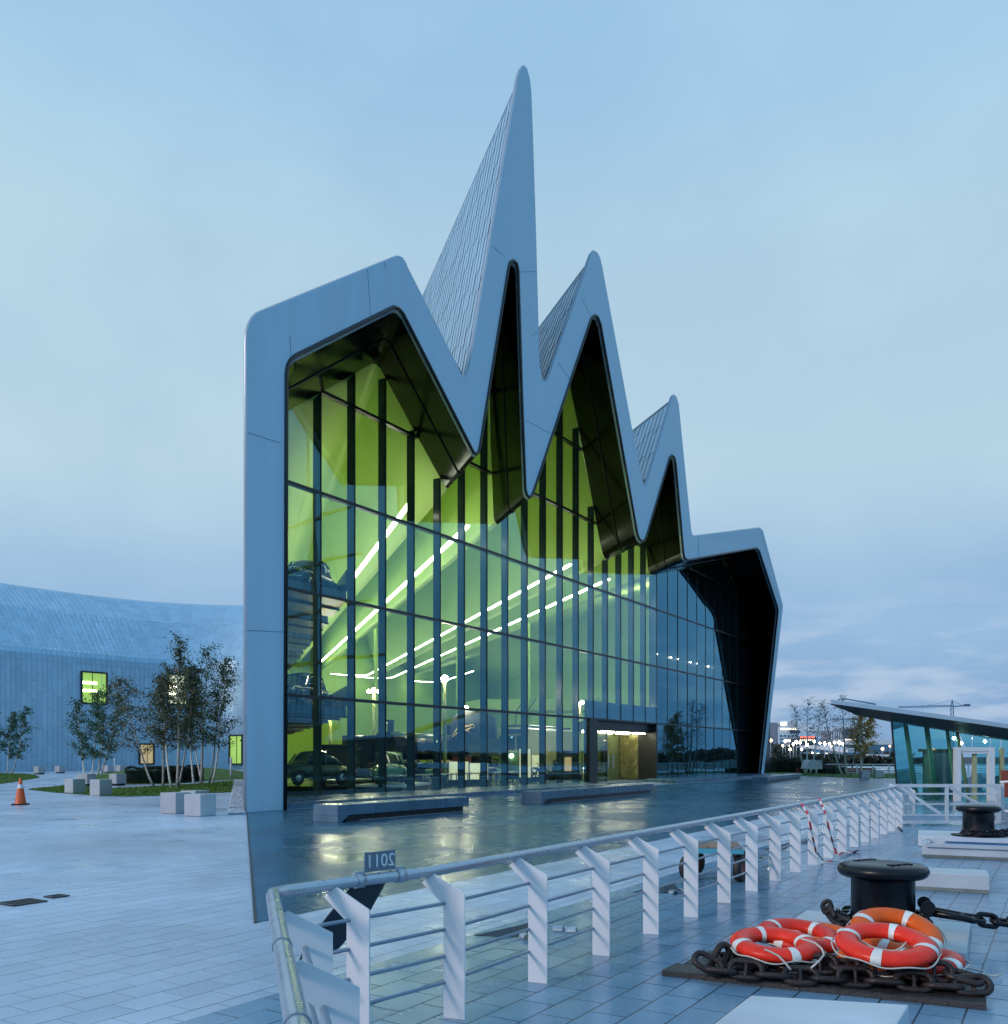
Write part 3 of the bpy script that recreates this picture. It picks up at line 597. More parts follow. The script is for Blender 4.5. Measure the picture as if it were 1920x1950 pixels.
for i in range(jw, NP - 1):
    for mb, a, b, ln in ((wallp, (0, 0), (0, 13.6), 2.3), (wallp, (0, 13.6), (.10, 14.4), 5), (wallp, (.10, 14.4), (.38, 15.05), 5), (wallp, (.38, 15.05), (.85, 15.5), 5), (wallp, (.85, 15.5), (5.6, 20.9), 1.7), (roofp, (9.6, 18.6), (10.4, 21.0), 4), (roofp, (10.4, 21.0), (16.2, 25.2), 2.2)):
        if mb is roofp and i < i0: continue
        L = math.dist(a, b); o = -ln * random.choice((0, .2, .4, .6, .8)) if ln < 4 else 0
        while o < L - .05:
            p, q = max(0, o), min(L, o + ln)
            if q - p > .08: sheet(mb, i, (a[0] + (b[0] - a[0]) * p / L, a[1] + (b[1] - a[1]) * p / L), (a[0] + (b[0] - a[0]) * q / L, a[1] + (b[1] - a[1]) * q / L), .015, .05)
            o += ln
wallp.build('wall_sheet', 'zinc', museum, kind='stuff'); roofp.build('roof_sheet', 'zinc', museum, kind='stuff')
def wall_at(px):        # path index seen at photo column px on the court wall
    best = None
    for i in range(NP - 1):
        if path[i].y < 118 and path[i].x > -36: continue
        x = CX + F * path[i].x / path[i].y
        if best is None or abs(x - px) < best[0]: best = (abs(x - px), i)
    return best[1]
def wing_window(px0, px1, py0, py1, glow, strips, mull):
    a, b = path[wall_at(px0)], path[wall_at(px1)]; v = (b - a).normalized(); nn = Vector((v.y, -v.x, 0))
    if nn.dot(-a) < 0: nn = -nn
    z1 = H + (HY - py0) / F * a.y; z0 = H + (HY - py1) / F * a.y; up_ = Vector((0, 0, 1)); a = a + nn * .10; b = b + nn * .10
    fr_ = MB()
    for p, q in ((a + up_ * z0, b + up_ * z0), (a + up_ * z1, b + up_ * z1), (a + up_ * z0, a + up_ * z1), (b + up_ * z0, b + up_ * z1)): fr_.beam(p, q, .20, .26, up=nn)
    f_ = fr_.build('window', 'black_steel', museum)
    MB().corners([a + up_ * z0 - nn * .16, b + up_ * z0 - nn * .16, b + up_ * z0 - nn * .06, a + up_ * z0 - nn * .06, a + up_ * z1 - nn * .16, b + up_ * z1 - nn * .16, b + up_ * z1 - nn * .06, a + up_ * z1 - nn * .06]).build('pane', glow, f_)
    for fz, f0, f1 in strips:
        z = z0 + (z1 - z0) * fz; MB().beam(a.lerp(b, f0) + up_ * z - nn * .02, a.lerp(b, f1) + up_ * z - nn * .02, .05, .22).build('light_strip', 'down_light', f_)
    for fx in mull: p = a.lerp(b, fx); MB().beam(p + up_ * z0 - nn * .03, p + up_ * z1 - nn * .03, .06, .10, up=nn).build('glazing_bar', 'black_steel', f_)
wing_window(159, 205, 1279, 1339, 'window_glow', [(.66, .02, .60), (.41, .02, .60)], [.43])
wing_window(319, 360, 1284, 1341, 'window_pale', [(.58, .02, .5), (.35, .02, .5)], [])
wing_window(266, 296, 1417, 1455, 'window_warm', [], [.55])
wing_window(441, 462, 1401, 1455, 'window_glow', [], [.55])
# ------------------------------------------------------------------ benches and stone seats
def bench(A, B, C, top, label, seg):
    """A, B: near end corners on the ground, C: far end of the front foot"""
    A, B, C = [Vector((p.x, p.y, 0)) for p in (A, B, C)]; d = (C - B).normalized(); w = (A - B); L = (C - B).length
    t = thing('stone_bench', label, 'bench', B, 'long stone benches in front of the museum'); x = 0
    cuts = [0] + [L * (k + 1) / seg for k in range(seg)]
    for k in range(seg):
        a, b = cuts[k] + (.004 if k else 0), cuts[k + 1] - .004; m = MB()
        c = [B + d * a, B + d * b, A + d * b, A + d * a]
        m.corners([p + Vector((0, 0, .17)) for p in c] + [p + Vector((0, 0, top)) for p in c]).build('slab', 'granite_dark', t, bevel=.012)
    i = w.normalized() * .14
    m = MB(); c = [B + d * .45 + i, C - d * .15 + i, C - d * .15 + w - i, B + d * .45 + w - i]
    m.corners([p for p in c] + [p + Vector((0, 0, .172)) for p in c]).build('base', 'black_steel', t)
    c = [B, B + d * .14, A + d * .14, A]; c2 = [B, B + d * .42, A + d * .42, A]
    MB().corners(c + [p + Vector((0, 0, .171)) for p in c2]).build('end_block', 'granite_dark', t)
    MB().beam(B + d * .9 + i * .55 + Vector((0, 0, .012)), C - d * .3 + i * .55 + Vector((0, 0, .012)), .014, .014).build('light_line_strip', 'steel_rail', t)  # thin pale strip standing in for the line of light under the bench
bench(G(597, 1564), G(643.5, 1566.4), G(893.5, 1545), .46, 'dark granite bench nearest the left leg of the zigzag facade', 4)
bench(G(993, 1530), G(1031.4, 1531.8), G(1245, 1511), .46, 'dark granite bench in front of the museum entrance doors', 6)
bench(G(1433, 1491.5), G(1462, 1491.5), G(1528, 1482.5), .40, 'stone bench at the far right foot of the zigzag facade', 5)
def seat(corner, phi, sz, label, recess=False, h=None):
    h = h or sz; c = Vector((corner.x, corner.y, 0)); l = Vector((-math.cos(phi), math.sin(phi), 0)); r = Vector((math.sin(phi), math.cos(phi), 0)); g = 'granite cube seats on the plaza'
    z0 = .12 if recess else 0
    t = thing('granite_cube', label, 'stone seat', c, g)
    q = [c, c + r * sz, c + r * sz + l * sz, c + l * sz]
    MB().corners([p + Vector((0, 0, z0)) for p in q] + [p + Vector((0, 0, h)) for p in q]).build('block', 'granite', t, bevel=.015)
    if recess:
        q = [c + r * .06 + l * .06, c + r * (sz - .06) + l * .06, c + r * (sz - .06) + l * (sz - .06), c + r * .06 + l * (sz - .06)]
        MB().corners(q + [p + Vector((0, 0, .121)) for p in q]).build('foot', 'black_steel', t)
seat(G(382, 1555), R(25), .64, 'granite cube seat nearest the left leg of the museum facade')
seat(G(348, 1550.5) + Vector((-.25, .1, 0)), R(25), .64, 'granite cube seat close behind the left side of the nearest cube')
seat(Vector((-10.0, 28.9, 0)), R(25), .64, 'granite cube seat half hidden behind a pair of nearer cubes')
seat(G(139, 1511), R(30), .66, 'leftmost granite cube at the tip of the small lawn', h=.68)
seat(G(189.5, 1515.5), R(28), .66, 'granite cube at the front edge of the small lawn before the birches', h=.72)
seat(G(166, 1497), R(20), .72, 'granite cube between two others below the middle birch trunks', True, .72)
seat(G(221.7, 1496.6), R(30), .70, 'granite cube with dark recessed foot at the end of the black hedge', True, .72)
seat(G(73, 1474.8), R(28), .75, 'pale cube seat far back by the zinc wall left of its pair', True, .78)
seat(G(113, 1472.6), R(28), .75, 'pale cube seat far back by the zinc wall right of its pair', True, .78)
seat(G(205, 1471.8), R(25), .85, 'distant cube seat behind the middle birch by the slim white post', True, .8)
seat(G(229, 1471.2), R(25), .85, 'distant cube seat at the far end of the hedge by the zinc wall', True, .8)
seat(G(1657, 1482.5), R(6), .64, 'blue grey stone cube on the far lawn edge left of the glass terminal', h=.60)
seat(G(1683, 1480.5), R(6), .66, 'pale stone cube on the far lawn right beside the glass terminal edge', h=.62)
seat(G(1586, 1472.5), R(6), .8, 'stone cube seat by the far quay railing under the bare birches', h=.7)
# ------------------------------------------------------------------ lawns, gravel, hedges, posts
def gpoly(name, px, mat, z): return poly_obj(name, [tuple(G(*p).xy) for p in px], z, mat)
def blades(name, px, n, z=.01, hgt=.05, bump=None):
    pts = [tuple(G(*p).xy) for p in px]; X = [p[0] for p in pts]; Y = [p[1] for p in pts]; c = []
    def ins(x, y):
        k = False
        for i in range(len(pts)):
            (x1, y1), (x2, y2) = pts[i], pts[i - 1]
            if (y1 > y) != (y2 > y) and x < (x2 - x1) * (y - y1) / (y2 - y1) + x1: k = not k
        return k
    while len(c) < n:
        q = rng.random((4000, 2)) * (max(X) - min(X), max(Y) - min(Y)) + (min(X), min(Y))
        c += [p for p in q if ins(*p)]
    c = np.array(c[:n]); a = rng.random(n) * 6.28; h = hgt * (.5 + rng.random(n)); w = .03
    zz = np.full(n, z) if bump is None else np.array([bump(*p) for p in c]) + z
    dx = np.stack([np.cos(a) * w, np.sin(a) * w, 0 * a], 1); b0 = np.column_stack([c, zz]); lean = rng.normal(size=(n, 2)) * .02
    tip = np.column_stack([c + lean, zz + h]); v = np.stack([b0 - dx, b0 + dx, tip], 1).reshape(-1, 3)
    mesh_obj(name, v, [(3 * i, 3 * i + 1, 3 * i + 2) for i in range(n)], 'grass_blade', None, 'stuff')
lawn1 = [(52, 1503.5), (100, 1509), (157, 1513), (197, 1516), (240, 1517), (317, 1514.5), (380, 1511.5), (442, 1508.4), (448, 1487), (410, 1489.5), (370, 1493), (320, 1496), (290, 1497.5), (254, 1499.5), (215, 1501), (160, 1498), (120, 1496.5)]
lawn2 = [(452, 1468), (448.5, 1485), (395, 1487), (370, 1490), (320, 1493), (238, 1494), (230, 1478), (300, 1470)]
lawn3 = [(-60, 1498), (0, 1493.5), (38, 1488), (76, 1481), (70, 1477), (52, 1474), (0, 1472.5), (-60, 1474)]
lawn4 = [(1440, 1471.5), (1460, 1473), (1528, 1477.5), (1620, 1481.5), (1725, 1482.5), (1725, 1474), (1620, 1473), (1528, 1467), (1459, 1462)]
for nm, ln, k in (('lawn', lawn1, 9000), ('lawn', lawn2, 5000), ('lawn', lawn3, 5000), ('lawn', lawn4, 4000)): gpoly(nm, ln, 'grass', .012); blades('grass', ln, k)
path_strip = gpoly('path', [(-80, 1486), (60, 1480), (120, 1472), (240, 1470), (240, 1473), (120, 1481), (60, 1489), (-80, 1502)], 'plaza_stone', .004)
mound = MB(); rings = []
for k, (r, z) in enumerate(((1, 0), (.8, .35), (.5, .75), (.2, .95), (.01, 1.0))):
    rings.append([Vector((-26.2 + 7.5 * r * math.cos(a), 72 + 9 * r * math.sin(a), z * .95)) for a in np.linspace(0, 2 * math.pi, 28, endpoint=False)])
mound.sweep(rings, True, True); mo = mound.build('lawn_mound', 'grass'); mo['kind'] = 'structure'
gs = [G(435.5, 1551), G(466, 1550), G(460, 1471), G(447.5, 1471)]; gpoly('gravel_bed', [(435.5, 1551), (466.5, 1550), (460, 1470), (447.5, 1470)], 'gravel', .006)
pc = []
for _ in range(5200):
    v = rng.random() ** 1.7; u = rng.random(); a = gs[0].lerp(gs[3], v); b = gs[1].lerp(gs[2], v); p = a.lerp(b, u); pc.append((p.x, p.y, .02))
v, f = [], []
for x, y, z in pc:
    r = .022 + .03 * rng.random(); k = len(v); j = rng.random(6) * .5 + .75
    v += [(x + r * j[0], y, z), (x, y + r * j[1], z), (x - r * j[2], y, z), (x, y - r * j[3], z), (x, y, z + r * j[4] * .8)]
    f += [(k, k + 1, k + 4), (k + 1, k + 2, k + 4), (k + 2, k + 3, k + 4), (k + 3, k, k + 4)]
mesh_obj('gravel', v, f, 'gravel', None, 'stuff')
def hedge(pts, h, w, label, n):
    t = thing('hedge', label, 'hedge', pts[0], 'clipped dark hedges'); c = []
    core = MB()
    for a, b in zip(pts, pts[1:]):
        core.beam(a + Vector((0, 0, h * .45)), b + Vector((0, 0, h * .45)), w * .8, h * .86); L = (b - a).length; d = (b - a) / L; s = Vector((d.y, -d.x, 0))
        for _ in range(int(n * L / sum((q - p).length for p, q in zip(pts, pts[1:])))):
            u, q = random.random(), random.random(); lump = 1 + .12 * math.sin(u * L * 2.1) + .08 * math.sin(u * L * 5.3)
            if random.random() < .45: p = a + d * u * L + s * random.uniform(-.5, .5) * w + Vector((0, 0, h * lump * random.uniform(.93, 1.03)))
            else: p = a + d * u * L + s * random.choice((-.5, .5)) * w * lump + Vector((0, 0, h * q))
            c.append(tuple(p))
    core.build('core', 'hedge', t); v, f = leaf_quads(c, .055); mesh_obj('foliage', v, f, 'hedge', t, 'stuff')
hedge([G(238, 1492.5), G(285, 1492), G(330, 1490), G(371, 1487)], .95, 1.1, 'low black hedge behind the birch trunks on the left lawn', 9000)
hedge([G(1450, 1470.5), G(1485, 1470.5), G(1520, 1471), G(1560, 1473)], 1.45, 1.4, 'dark hedge on the far lawn right of the facade foot', 7000)
hedge([G(1562, 1472.5), G(1600, 1474.5)], .75, 1.2, 'low tail of dark hedge tapering towards the white ramped block', 1800)
for px, py, hh, lab in ((440, 1485, 0, 'slim white light post beside the gravel strip at the museum corner'), (218.5, 1472, 0, 'slim white light post far back between the cube seats')):
    g = G(px, py); hh = (1.0 if px > 400 else 2.0) * (H / H)
    t = thing('light_post', lab, 'light post', g, 'slim white light posts')
    zt = H + (HY - (1443 if px > 400 else 1444)) / F * g.y
    MB().lathe([(.001, 0), (.09, 0), (.09, zt * .9), (.001, zt * .9)], g, 10).build('post', 'white_paint', t); MB().lathe([(.095, zt * .9), (.095, zt), (.001, zt)], g, 10).build('head', 'city_pale', t)
# traffic cone
g = G(39, 1532.5); t = thing('traffic_cone', 'orange traffic cone with one white band on the wet plaza', 'traffic cone', g)
MB().box(g + Vector((0, 0, .02)), (.54, .54, .04), R(20)).build('base', 'rubber', t, bevel=.01)
MB().lathe([(.20, .04), (.19, .07), (.105, .60)], g, 20).lathe([(.072, .74), (.045, .95), (.03, .97), (.001, .97)], g, 20).build('cone', 'cone_orange', t)
MB().lathe([(.107, .60), (.074, .74)], g, 20).build('band', 'steel_white', t)
# ------------------------------------------------------------------ birches
def birch(label, stems, leaf, nleaf, size, group, loc, bark='bark', spread=1.0, start=.3, extra=None):
    """stems: (base x, base y, height, lean x, lean y, trunk radius)"""
    t = thing('birch_tree', label, 'birch tree', loc, group); cent = []; br = MB()
    for x, y, h, lx, ly, r in stems:
        ph = random.random() * 6; pts = []
        for k in range(13):
            u = k / 12; w = .10 * h / 7 * math.sin(u * 5 + ph) * u
            pts.append(Vector((x + lx * u ** .8 + w, y + ly * u + w * .6, h * u)))
        MB().tube(pts, [max(.008, r * (1 - .92 * k / 12)) for k in range(13)], 7).build('trunk', bark, t)
        nb = 34
        for k in range(nb):
            u = start + (1 - start) * (k + random.random()) / nb; i = min(11, int(u * 12)); p = pts[i].lerp(pts[i + 1], u * 12 - i)
            a = random.random() * 6.283; ln = spread * h * .20 * (1.15 - .75 * abs(u - .45) / .55) * random.uniform(.55, 1.15); rise = random.uniform(.3, 1.0)
            d = Vector((math.cos(a), math.sin(a), rise)).normalized(); q = [p]
            for m in range(1, 5): q.append(p + d * ln * m / 4 + Vector((0, 0, -.10 * ln * (m / 4) ** 2 * 2)))
            br.tube(q, [max(.003, .016 * (1 - m / 4.6)) for m in range(5)], 4, caps=False)
            m_ = max(4, int(nleaf / nb))
            for _ in range(m_):
                v = random.random() ** .7; m = min(3, int(v * 4)); c = q[m].lerp(q[m + 1], v * 4 - m); g_ = .07 * h / 7 + .12 * v
                cent.append((c.x + random.gauss(0, g_), c.y + random.gauss(0, g_), c.z + random.gauss(-.04, g_ * .9)))
    br.build('branch', 'bark_dark', t); v, f = leaf_quads(cent, size); mesh_obj('foliage', v, f, leaf, t, 'stuff')
    if extra: v, f = leaf_quads([c for c in cent if random.random() < extra[1]], size * 1.1); mesh_obj('leaf_cluster', v, f, extra[0], t, 'stuff')
GL = 'birches on the left lawn'; GR = 'thin birches on the far right lawn'
c = G(175, 1483); birch('green birch with four slender trunks rising behind the cube seats', [(c.x - .55, c.y, 6.2, -.7, .3, .075), (c.x - .1, c.y + .2, 6.9, .5, .1, .07), (c.x + .4, c.y, 7.3, .9, 0, .08), (c.x + .75, c.y - .3, 6.6, 1.5, .2, .07)], 'leaf', 1600, .078, GL, c, spread=1.05, start=.22)
c = G(14, 1474.5); birch('small birch clump at the far left edge before the zinc wall', [(c.x - .9, c.y, 6.4, -.6, 0, .07), (c.x, c.y, 6.0, .2, .3, .07), (c.x + .4, c.y, 6.6, 1.6, 0, .07)], 'leaf', 1100, .10, GL, c, spread=1.0, start=.25)
c = G(303, 1498); birch('leaning birch pair on the lawn left of the tallest white trunk', [(c.x - .3, c.y, 6.3, -2.0, .2, .075), (c.x + .15, c.y + .2, 6.9, .1, .3, .08)], 'leaf_olive', 2100, .062, GL, c, spread=1.6, start=.28)
c = G(334, 1501); birch('birch with the bright white trunk on the lawn behind the nearest cubes', [(c.x - .25, c.y + .1, 6.2, -.8, .3, .07), (c.x + .1, c.y, 8.2, .15, .1, .09), (c.x + .05, c.y + .3, 6.8, .8, .6, .06)], 'leaf_olive', 2100, .060, GL, c, spread=1.0, start=.36, extra=('leaf', .4))
c = G(383, 1491.6); birch('tallest birch cluster near the museum leg with several pale trunks', [(c.x - .5, c.y, 7.6, -.5, .2, .07), (c.x, c.y, 8.9, .3, .2, .10), (c.x + .45, c.y + .3, 8.3, .9, .3, .07), (c.x + .75, c.y, 7.7, 1.0, 0, .07), (c.x - .1, c.y + .5, 7.2, -1.2, .6, .06)], 'leaf', 1900, .062, GL, c, spread=1.0, start=.28, extra=('leaf_olive', .3))
c = G(1537, 1473.5); birch('sparse birch with three white stems beside the white ramped block', [(c.x - .2, c.y, 7.0, -1.2, 0, .10), (c.x, c.y + .2, 7.7, .2, 0, .10), (c.x + .3, c.y, 6.8, 1.3, .2, .09)], 'leaf_sparse', 620, .06, GR, c, spread=1.15, start=.36)
c = G(1611, 1477); birch('sparse birch with spreading white stems left of the autumn tree', [(c.x - .3, c.y, 6.9, -1.9, 0, .10), (c.x + .1, c.y, 7.4, -.4, .3, .12), (c.x + .4, c.y, 6.4, 1.1, 0, .10)], 'leaf_sparse', 480, .06, GR, c, spread=1.1, start=.36, extra=('leaf_autumn_lamplit', .3))
c = G(1641, 1477.5); birch('golden autumn tree lit by lamps left of the glass terminal', [(c.x, c.y, 6.1, -.2, 0, .10), (c.x, c.y + .2, 5.2, .7, .2, .05)], 'leaf_autumn_lamplit', 2000, .08, GR, c, bark='bark', spread=1.35, start=.30, extra=('leaf_sparse', .12))
# ------------------------------------------------------------------ quay railing
RD = Vector((.5315, .847, 0)).normalized(); PL = Vector((-.93, .37, 0)).normalized(); RZ = .97; RR = .038
rail = thing('quay_railing', 'white quay railing of leaning plate posts under a round steel handrail', 'railing', G(885, 1942.5))
def plate_post(base, out, nrm, name='post'):
    """base: inner edge at the foot, out: direction of the plate width towards the handrail"""
    b, o, u = Vector((base.x, base.y, 0)), out, Vector((0, 0, 1)); w = .155
    tip = b + o * .30 + u * (RZ - .02)
    pts = [b, b + o * w, b + o * w + u * .755, b + o * .315 + u * (RZ - .075), b + o * .27 + u * (RZ - .03), b + o * .225 + u * (RZ - .012), b + u * .835]
    return MB().plate(pts, nrm * .011).build(name, 'steel_white', rail)
P2 = Vector((-.262, 5.93, 0)); STEP = RD * 1.1163
posts = [Vector((-.805, 5.32, 0))] + [P2 + STEP * k for k in range(0, 20)]
for p in posts: plate_post(p, PL, RD)
tube0 = Vector((-.52, 6.03, RZ)); corner = Vector((-1.325, 5.10, RZ))
tp = [tube0 + STEP * k for k in range(0, 20)]
# second run, from the corner towards the camera
SD2 = Vector((.2774, -.9607, 0)); n2 = Vector((.9607, .2774, 0))
hl = [tp[-1] + RD * .3] + tp[::-1][0:] 
hl += [Vector((-.70, 5.84, RZ)), Vector((-.872, 5.665, RZ)), Vector((-1.14, 5.33, RZ)), Vector((-1.26, 5.19, RZ)), corner + SD2 * .03 + n2 * .005, corner + SD2 * .12] + [corner + SD2 * k for k in (.6, 1.2, 1.8, 2.4, 2.9, 3.3)]
MB().tube(hl, RR, 14).build('handrail', 'steel_rail', rail)
for k in (1.50, 2.62): MB().tube([corner + SD2 * k, corner + SD2 * (k + .012)], RR + .004, 14).build('rail_joint', 'steel_bar', rail)
for k in range(0, 4):
    b = corner + SD2 * (.56 + 1.14 * k); b.z = 0
    plate_post(b + n2 * .29, -n2, SD2)
for z in (.765, .59, .41, .235):
    o = PL * .15
    MB().tube([posts[0] + o - Vector((.62, .78, 0)) * .22 + Vector((0, 0, z)), posts[1] + o + Vector((0, 0, z)), posts[-1] + o + Vector((0, 0, z))], .0125, 8).build('bar', 'steel_bar', rail)
    c0 = Vector((corner.x, corner.y, 0)) + n2 * .15
    MB().tube([c0 + SD2 * .25 + Vector((0, 0, z)), c0 + SD2 * 3.3 + Vector((0, 0, z))], .0125, 8).build('bar', 'steel_bar', rail)
# year plate clamped on the handrail
RD_ = RD; RD = Vector((.69, .724, 0)).normalized(); c = Vector((-.80, 5.735, RZ))
yp = thing('year_sign', 'small steel plate with the year cut backwards clamped on the handrail', 'sign', c + Vector((0, 0, .03)))
x = RD; upv = Vector((0, 0, 1)); nrm = Vector((RD.y, -RD.x, 0))
b = c + upv * .048; hw = .125
MB().plate([b - x * hw, b + x * hw, b + x * hw + upv * .125, b - x * hw + upv * .125], nrm * .008).build('plate', 'sign_steel', yp)
text_obj('lettering', '2011', .118, .004, 'steel_white', yp, frame(b + upv * .062 + nrm * .010, -x, upv, -nrm))
for s_ in (-1, 1):
    q = c + x * s_ * .165; MB().tube([q - x * .03, q + x * .03], RR + .010, 14).beam(q - x * .035 + upv * .05 - nrm * .0, q + x * .035 + upv * .05, .03, .02).build('clamp', 'steel_rail', yp)
q = c - nrm * .045
MB().plate([q - x * .52 - upv * .50 - nrm * .10, q - x * .47 - upv * .36 - nrm * .07, q - x * .20 - upv * .05, q + x * .10 - upv * .03, q - x * .03 - upv * .25 - nrm * .04, q - x * .22 - upv * .44 - nrm * .09], -nrm * .008).build('support_plate', 'sign_dark', yp)
RD = RD_
# sign plates lying on the paving behind the railing
def half_clamp(mb, c, ax, r=.05, ln=.09):
    ax = Vector(ax).normalized(); sd = Vector((ax.y, -ax.x, 0)); n_ = 9; ro, ri = [], []
    for e in (0, ln):
        for rad, lst in ((r, ro), (r - .01, ri)):
            lst.append([c + ax * e + sd * rad * math.cos(math.pi * k / n_) + Vector((0, 0, rad * math.sin(math.pi * k / n_) + .004)) for k in range(n_ + 1)])
    mb.sweep(ro, True); mb.sweep(ri, True); mb.sweep([ro[0], ri[0]]); mb.sweep([ro[1], ri[1]])
def fallen(c, ang, label, n=2, flip=1):
    t = thing('fallen_sign', label, 'sign plate', c, 'sign plates lying on the paving'); d = Vector((math.cos(ang), math.sin(ang), 0)); s_ = Vector((-d.y, d.x, 0)); u = Vector((0, 0, 1))
    MB().plate([c - d * .42, c - d * .05 - s_ * .11, c + d * .14 - s_ * .12 + u * .05, c + d * .14 + s_ * .14 + u * .09, c + d * .0 + s_ * .12 + u * .06], u * .007).build('plate', 'sign_dark', t)
    for k in range(n):
        m = MB(); half_clamp(m, c + d * (.05 + .15 * k) - s_ * (.12 - .12 * k), d * .3 + s_ * -.9, .05, .10); m.build('clamp', 'steel_rail', t)
fallen(G(985, 1781), R(4), 'dark sign plate lying on the wet paving behind the third post')
fallen(G(1268, 1699), R(2), 'dark sign plate with half round clamps lying left of the trolley', 3)
fallen(G(1492, 1617), R(8), 'small dark sign plate lying far along the railing right of the trolley')
fallen(G(1534, 1606), R(8), 'farthest small sign plate lying behind the taped railing posts', 1)
for k, (px, py) in enumerate(((1063, 1772), (1088, 1774))):
    m = MB(); half_clamp(m, G(px - 9, py), (.96, -.25, 0), .05, .10); tag(m.build('pipe_clamp', 'steel_rail', None, loc=G(px, py)), ('left' if k == 0 else 'right') + ' one of a pair of half round clamps on the wet paving', 'clamp', 'loose half round clamps')
# flat trolley behind the railing
g = G(1374, 1676); g = Vector((2.98, 12.75, 0)); t = thing('flat_trolley', 'low flat trolley with blue edged wooden deck on fat black tyres', 'trolley', g)
tx = Vector((.985, -.17, 0)); ty = Vector((.17, .985, 0)); u = Vector((0, 0, 1))
def tq(a, b, z): return g + tx * a + ty * b + u * z
MB().corners([tq(a, b, z) for z in (.40, .47) for a, b in ((-.40, -.35), (.40, -.35), (.40, .55), (-.40, .55))]).build('deck_frame', 'deck_blue', t)
for k in range(5): MB().corners([tq(a, b, z) for z in (.472, .495) for a, b in ((-.38 + .154 * k, -.33), (-.234 + .154 * k, -.33), (-.234 + .154 * k, .53), (-.38 + .154 * k, .53))]).build('deck_board', 'deck_wood', t)
for a, b in ((-.34, -.2), (.36, -.2), (-.22, .45), (.46, .45)):
    w = MB(); ax = (tx * .8 + ty * -.6) if a < 0 else (tx * .93 + ty * -.36); n_ = 18; cc = tq(a, b, .185); sd = u.cross(ax).normalized()
    prof_ = [(.09, -.05), (.14, -.055), (.172, -.05), (.185, -.025), (.185, .025), (.172, .05), (.14, .055), (.09, .05)]
    w.sweep([[cc + ax * h + (sd * math.cos(2 * math.pi * k / n_) + u * math.sin(2 * math.pi * k / n_)) * r for k in range(n_)] for r, h in prof_], True, True); wh = w.build('wheel', 'rubber', t)
    w = MB(); w.sweep([[cc + ax * h + (sd * math.cos(2 * math.pi * k / n_) + u * math.sin(2 * math.pi * k / n_)) * r for k in range(n_)] for r, h in ((.001, -.03), (.07, -.035), (.09, -.05), (.09, .05), (.07, .035), (.001, .03))], False, True); w.build('hub', 'car_red', wh)
    MB().beam(tq(a, b, .185), tq(a * .75, b * .8, .41), .05, .04).build('fork', 'black_steel', t)
MB().tube([tq(.42, .1, .30), tq(.62, .05, .26), tq(.78, -.02, .34)], .015, 6).tube([tq(.66, .12, .30), tq(.78, -.02, .34), tq(.74, -.2, .1)], .012, 6).build('tow_bar', 'chrome', t)
# barrier tape hanging from the railing
def tape(pts, label, w=.032):
    t = thing('barrier_tape', label, 'barrier tape', pts[0], 'red and white barrier tape'); L = [0]
    for a, b in zip(pts, pts[1:]): L.append(L[-1] + (b - a).length)
    wm, rm = MB(), MB(); n_ = int(L[-1] / .13); 
    def at(s):
        i = max(k for k in range(len(L) - 1) if L[k] <= s + 1e-6); return pts[i].lerp(pts[i + 1], (s - L[i]) / max(1e-6, L[i + 1] - L[i]))
    for k in range(n_):
        a, b = at(L[-1] * k / n_), at(L[-1] * (k + 1) / n_); tw = math.sin(k * .9) * .5
        wd = Vector((math.cos(tw), -.3, math.sin(tw) + .3)).normalized() * w / 2; (wm if k % 2 else rm).plate([a - wd, a + wd, b + wd, b - wd], Vector((0, .003, 0)))
    wm.build('white_stripe', 'tape_white', t, 'stuff'); rm.build('red_stripe', 'tape_red', t, 'stuff')
tape([P(1526, 1530, 14.3), P(1540, 1552, 13.9), P(1547, 1590, 13.9), P(1554, 1622, 14.2), G(1568, 1638, .02), G(1590, 1641.5, .02), G(1607, 1638, .02)], 'red and white tape hanging from the railing and trailing on the paving')
tape([P(1560, 1520, 15.3), P(1572, 1548, 14.7), P(1582, 1590, 14.7), P(1590, 1618, 14.9), G(1601, 1640, .02)], 'second strip of red and white tape on the post right of the first')
tape([G(1588, 1624, .03), G(1602, 1626, .05), G(1621, 1622, .03), G(1634, 1621, .02)], 'short piece of red and white tape lying across the paving', .09)
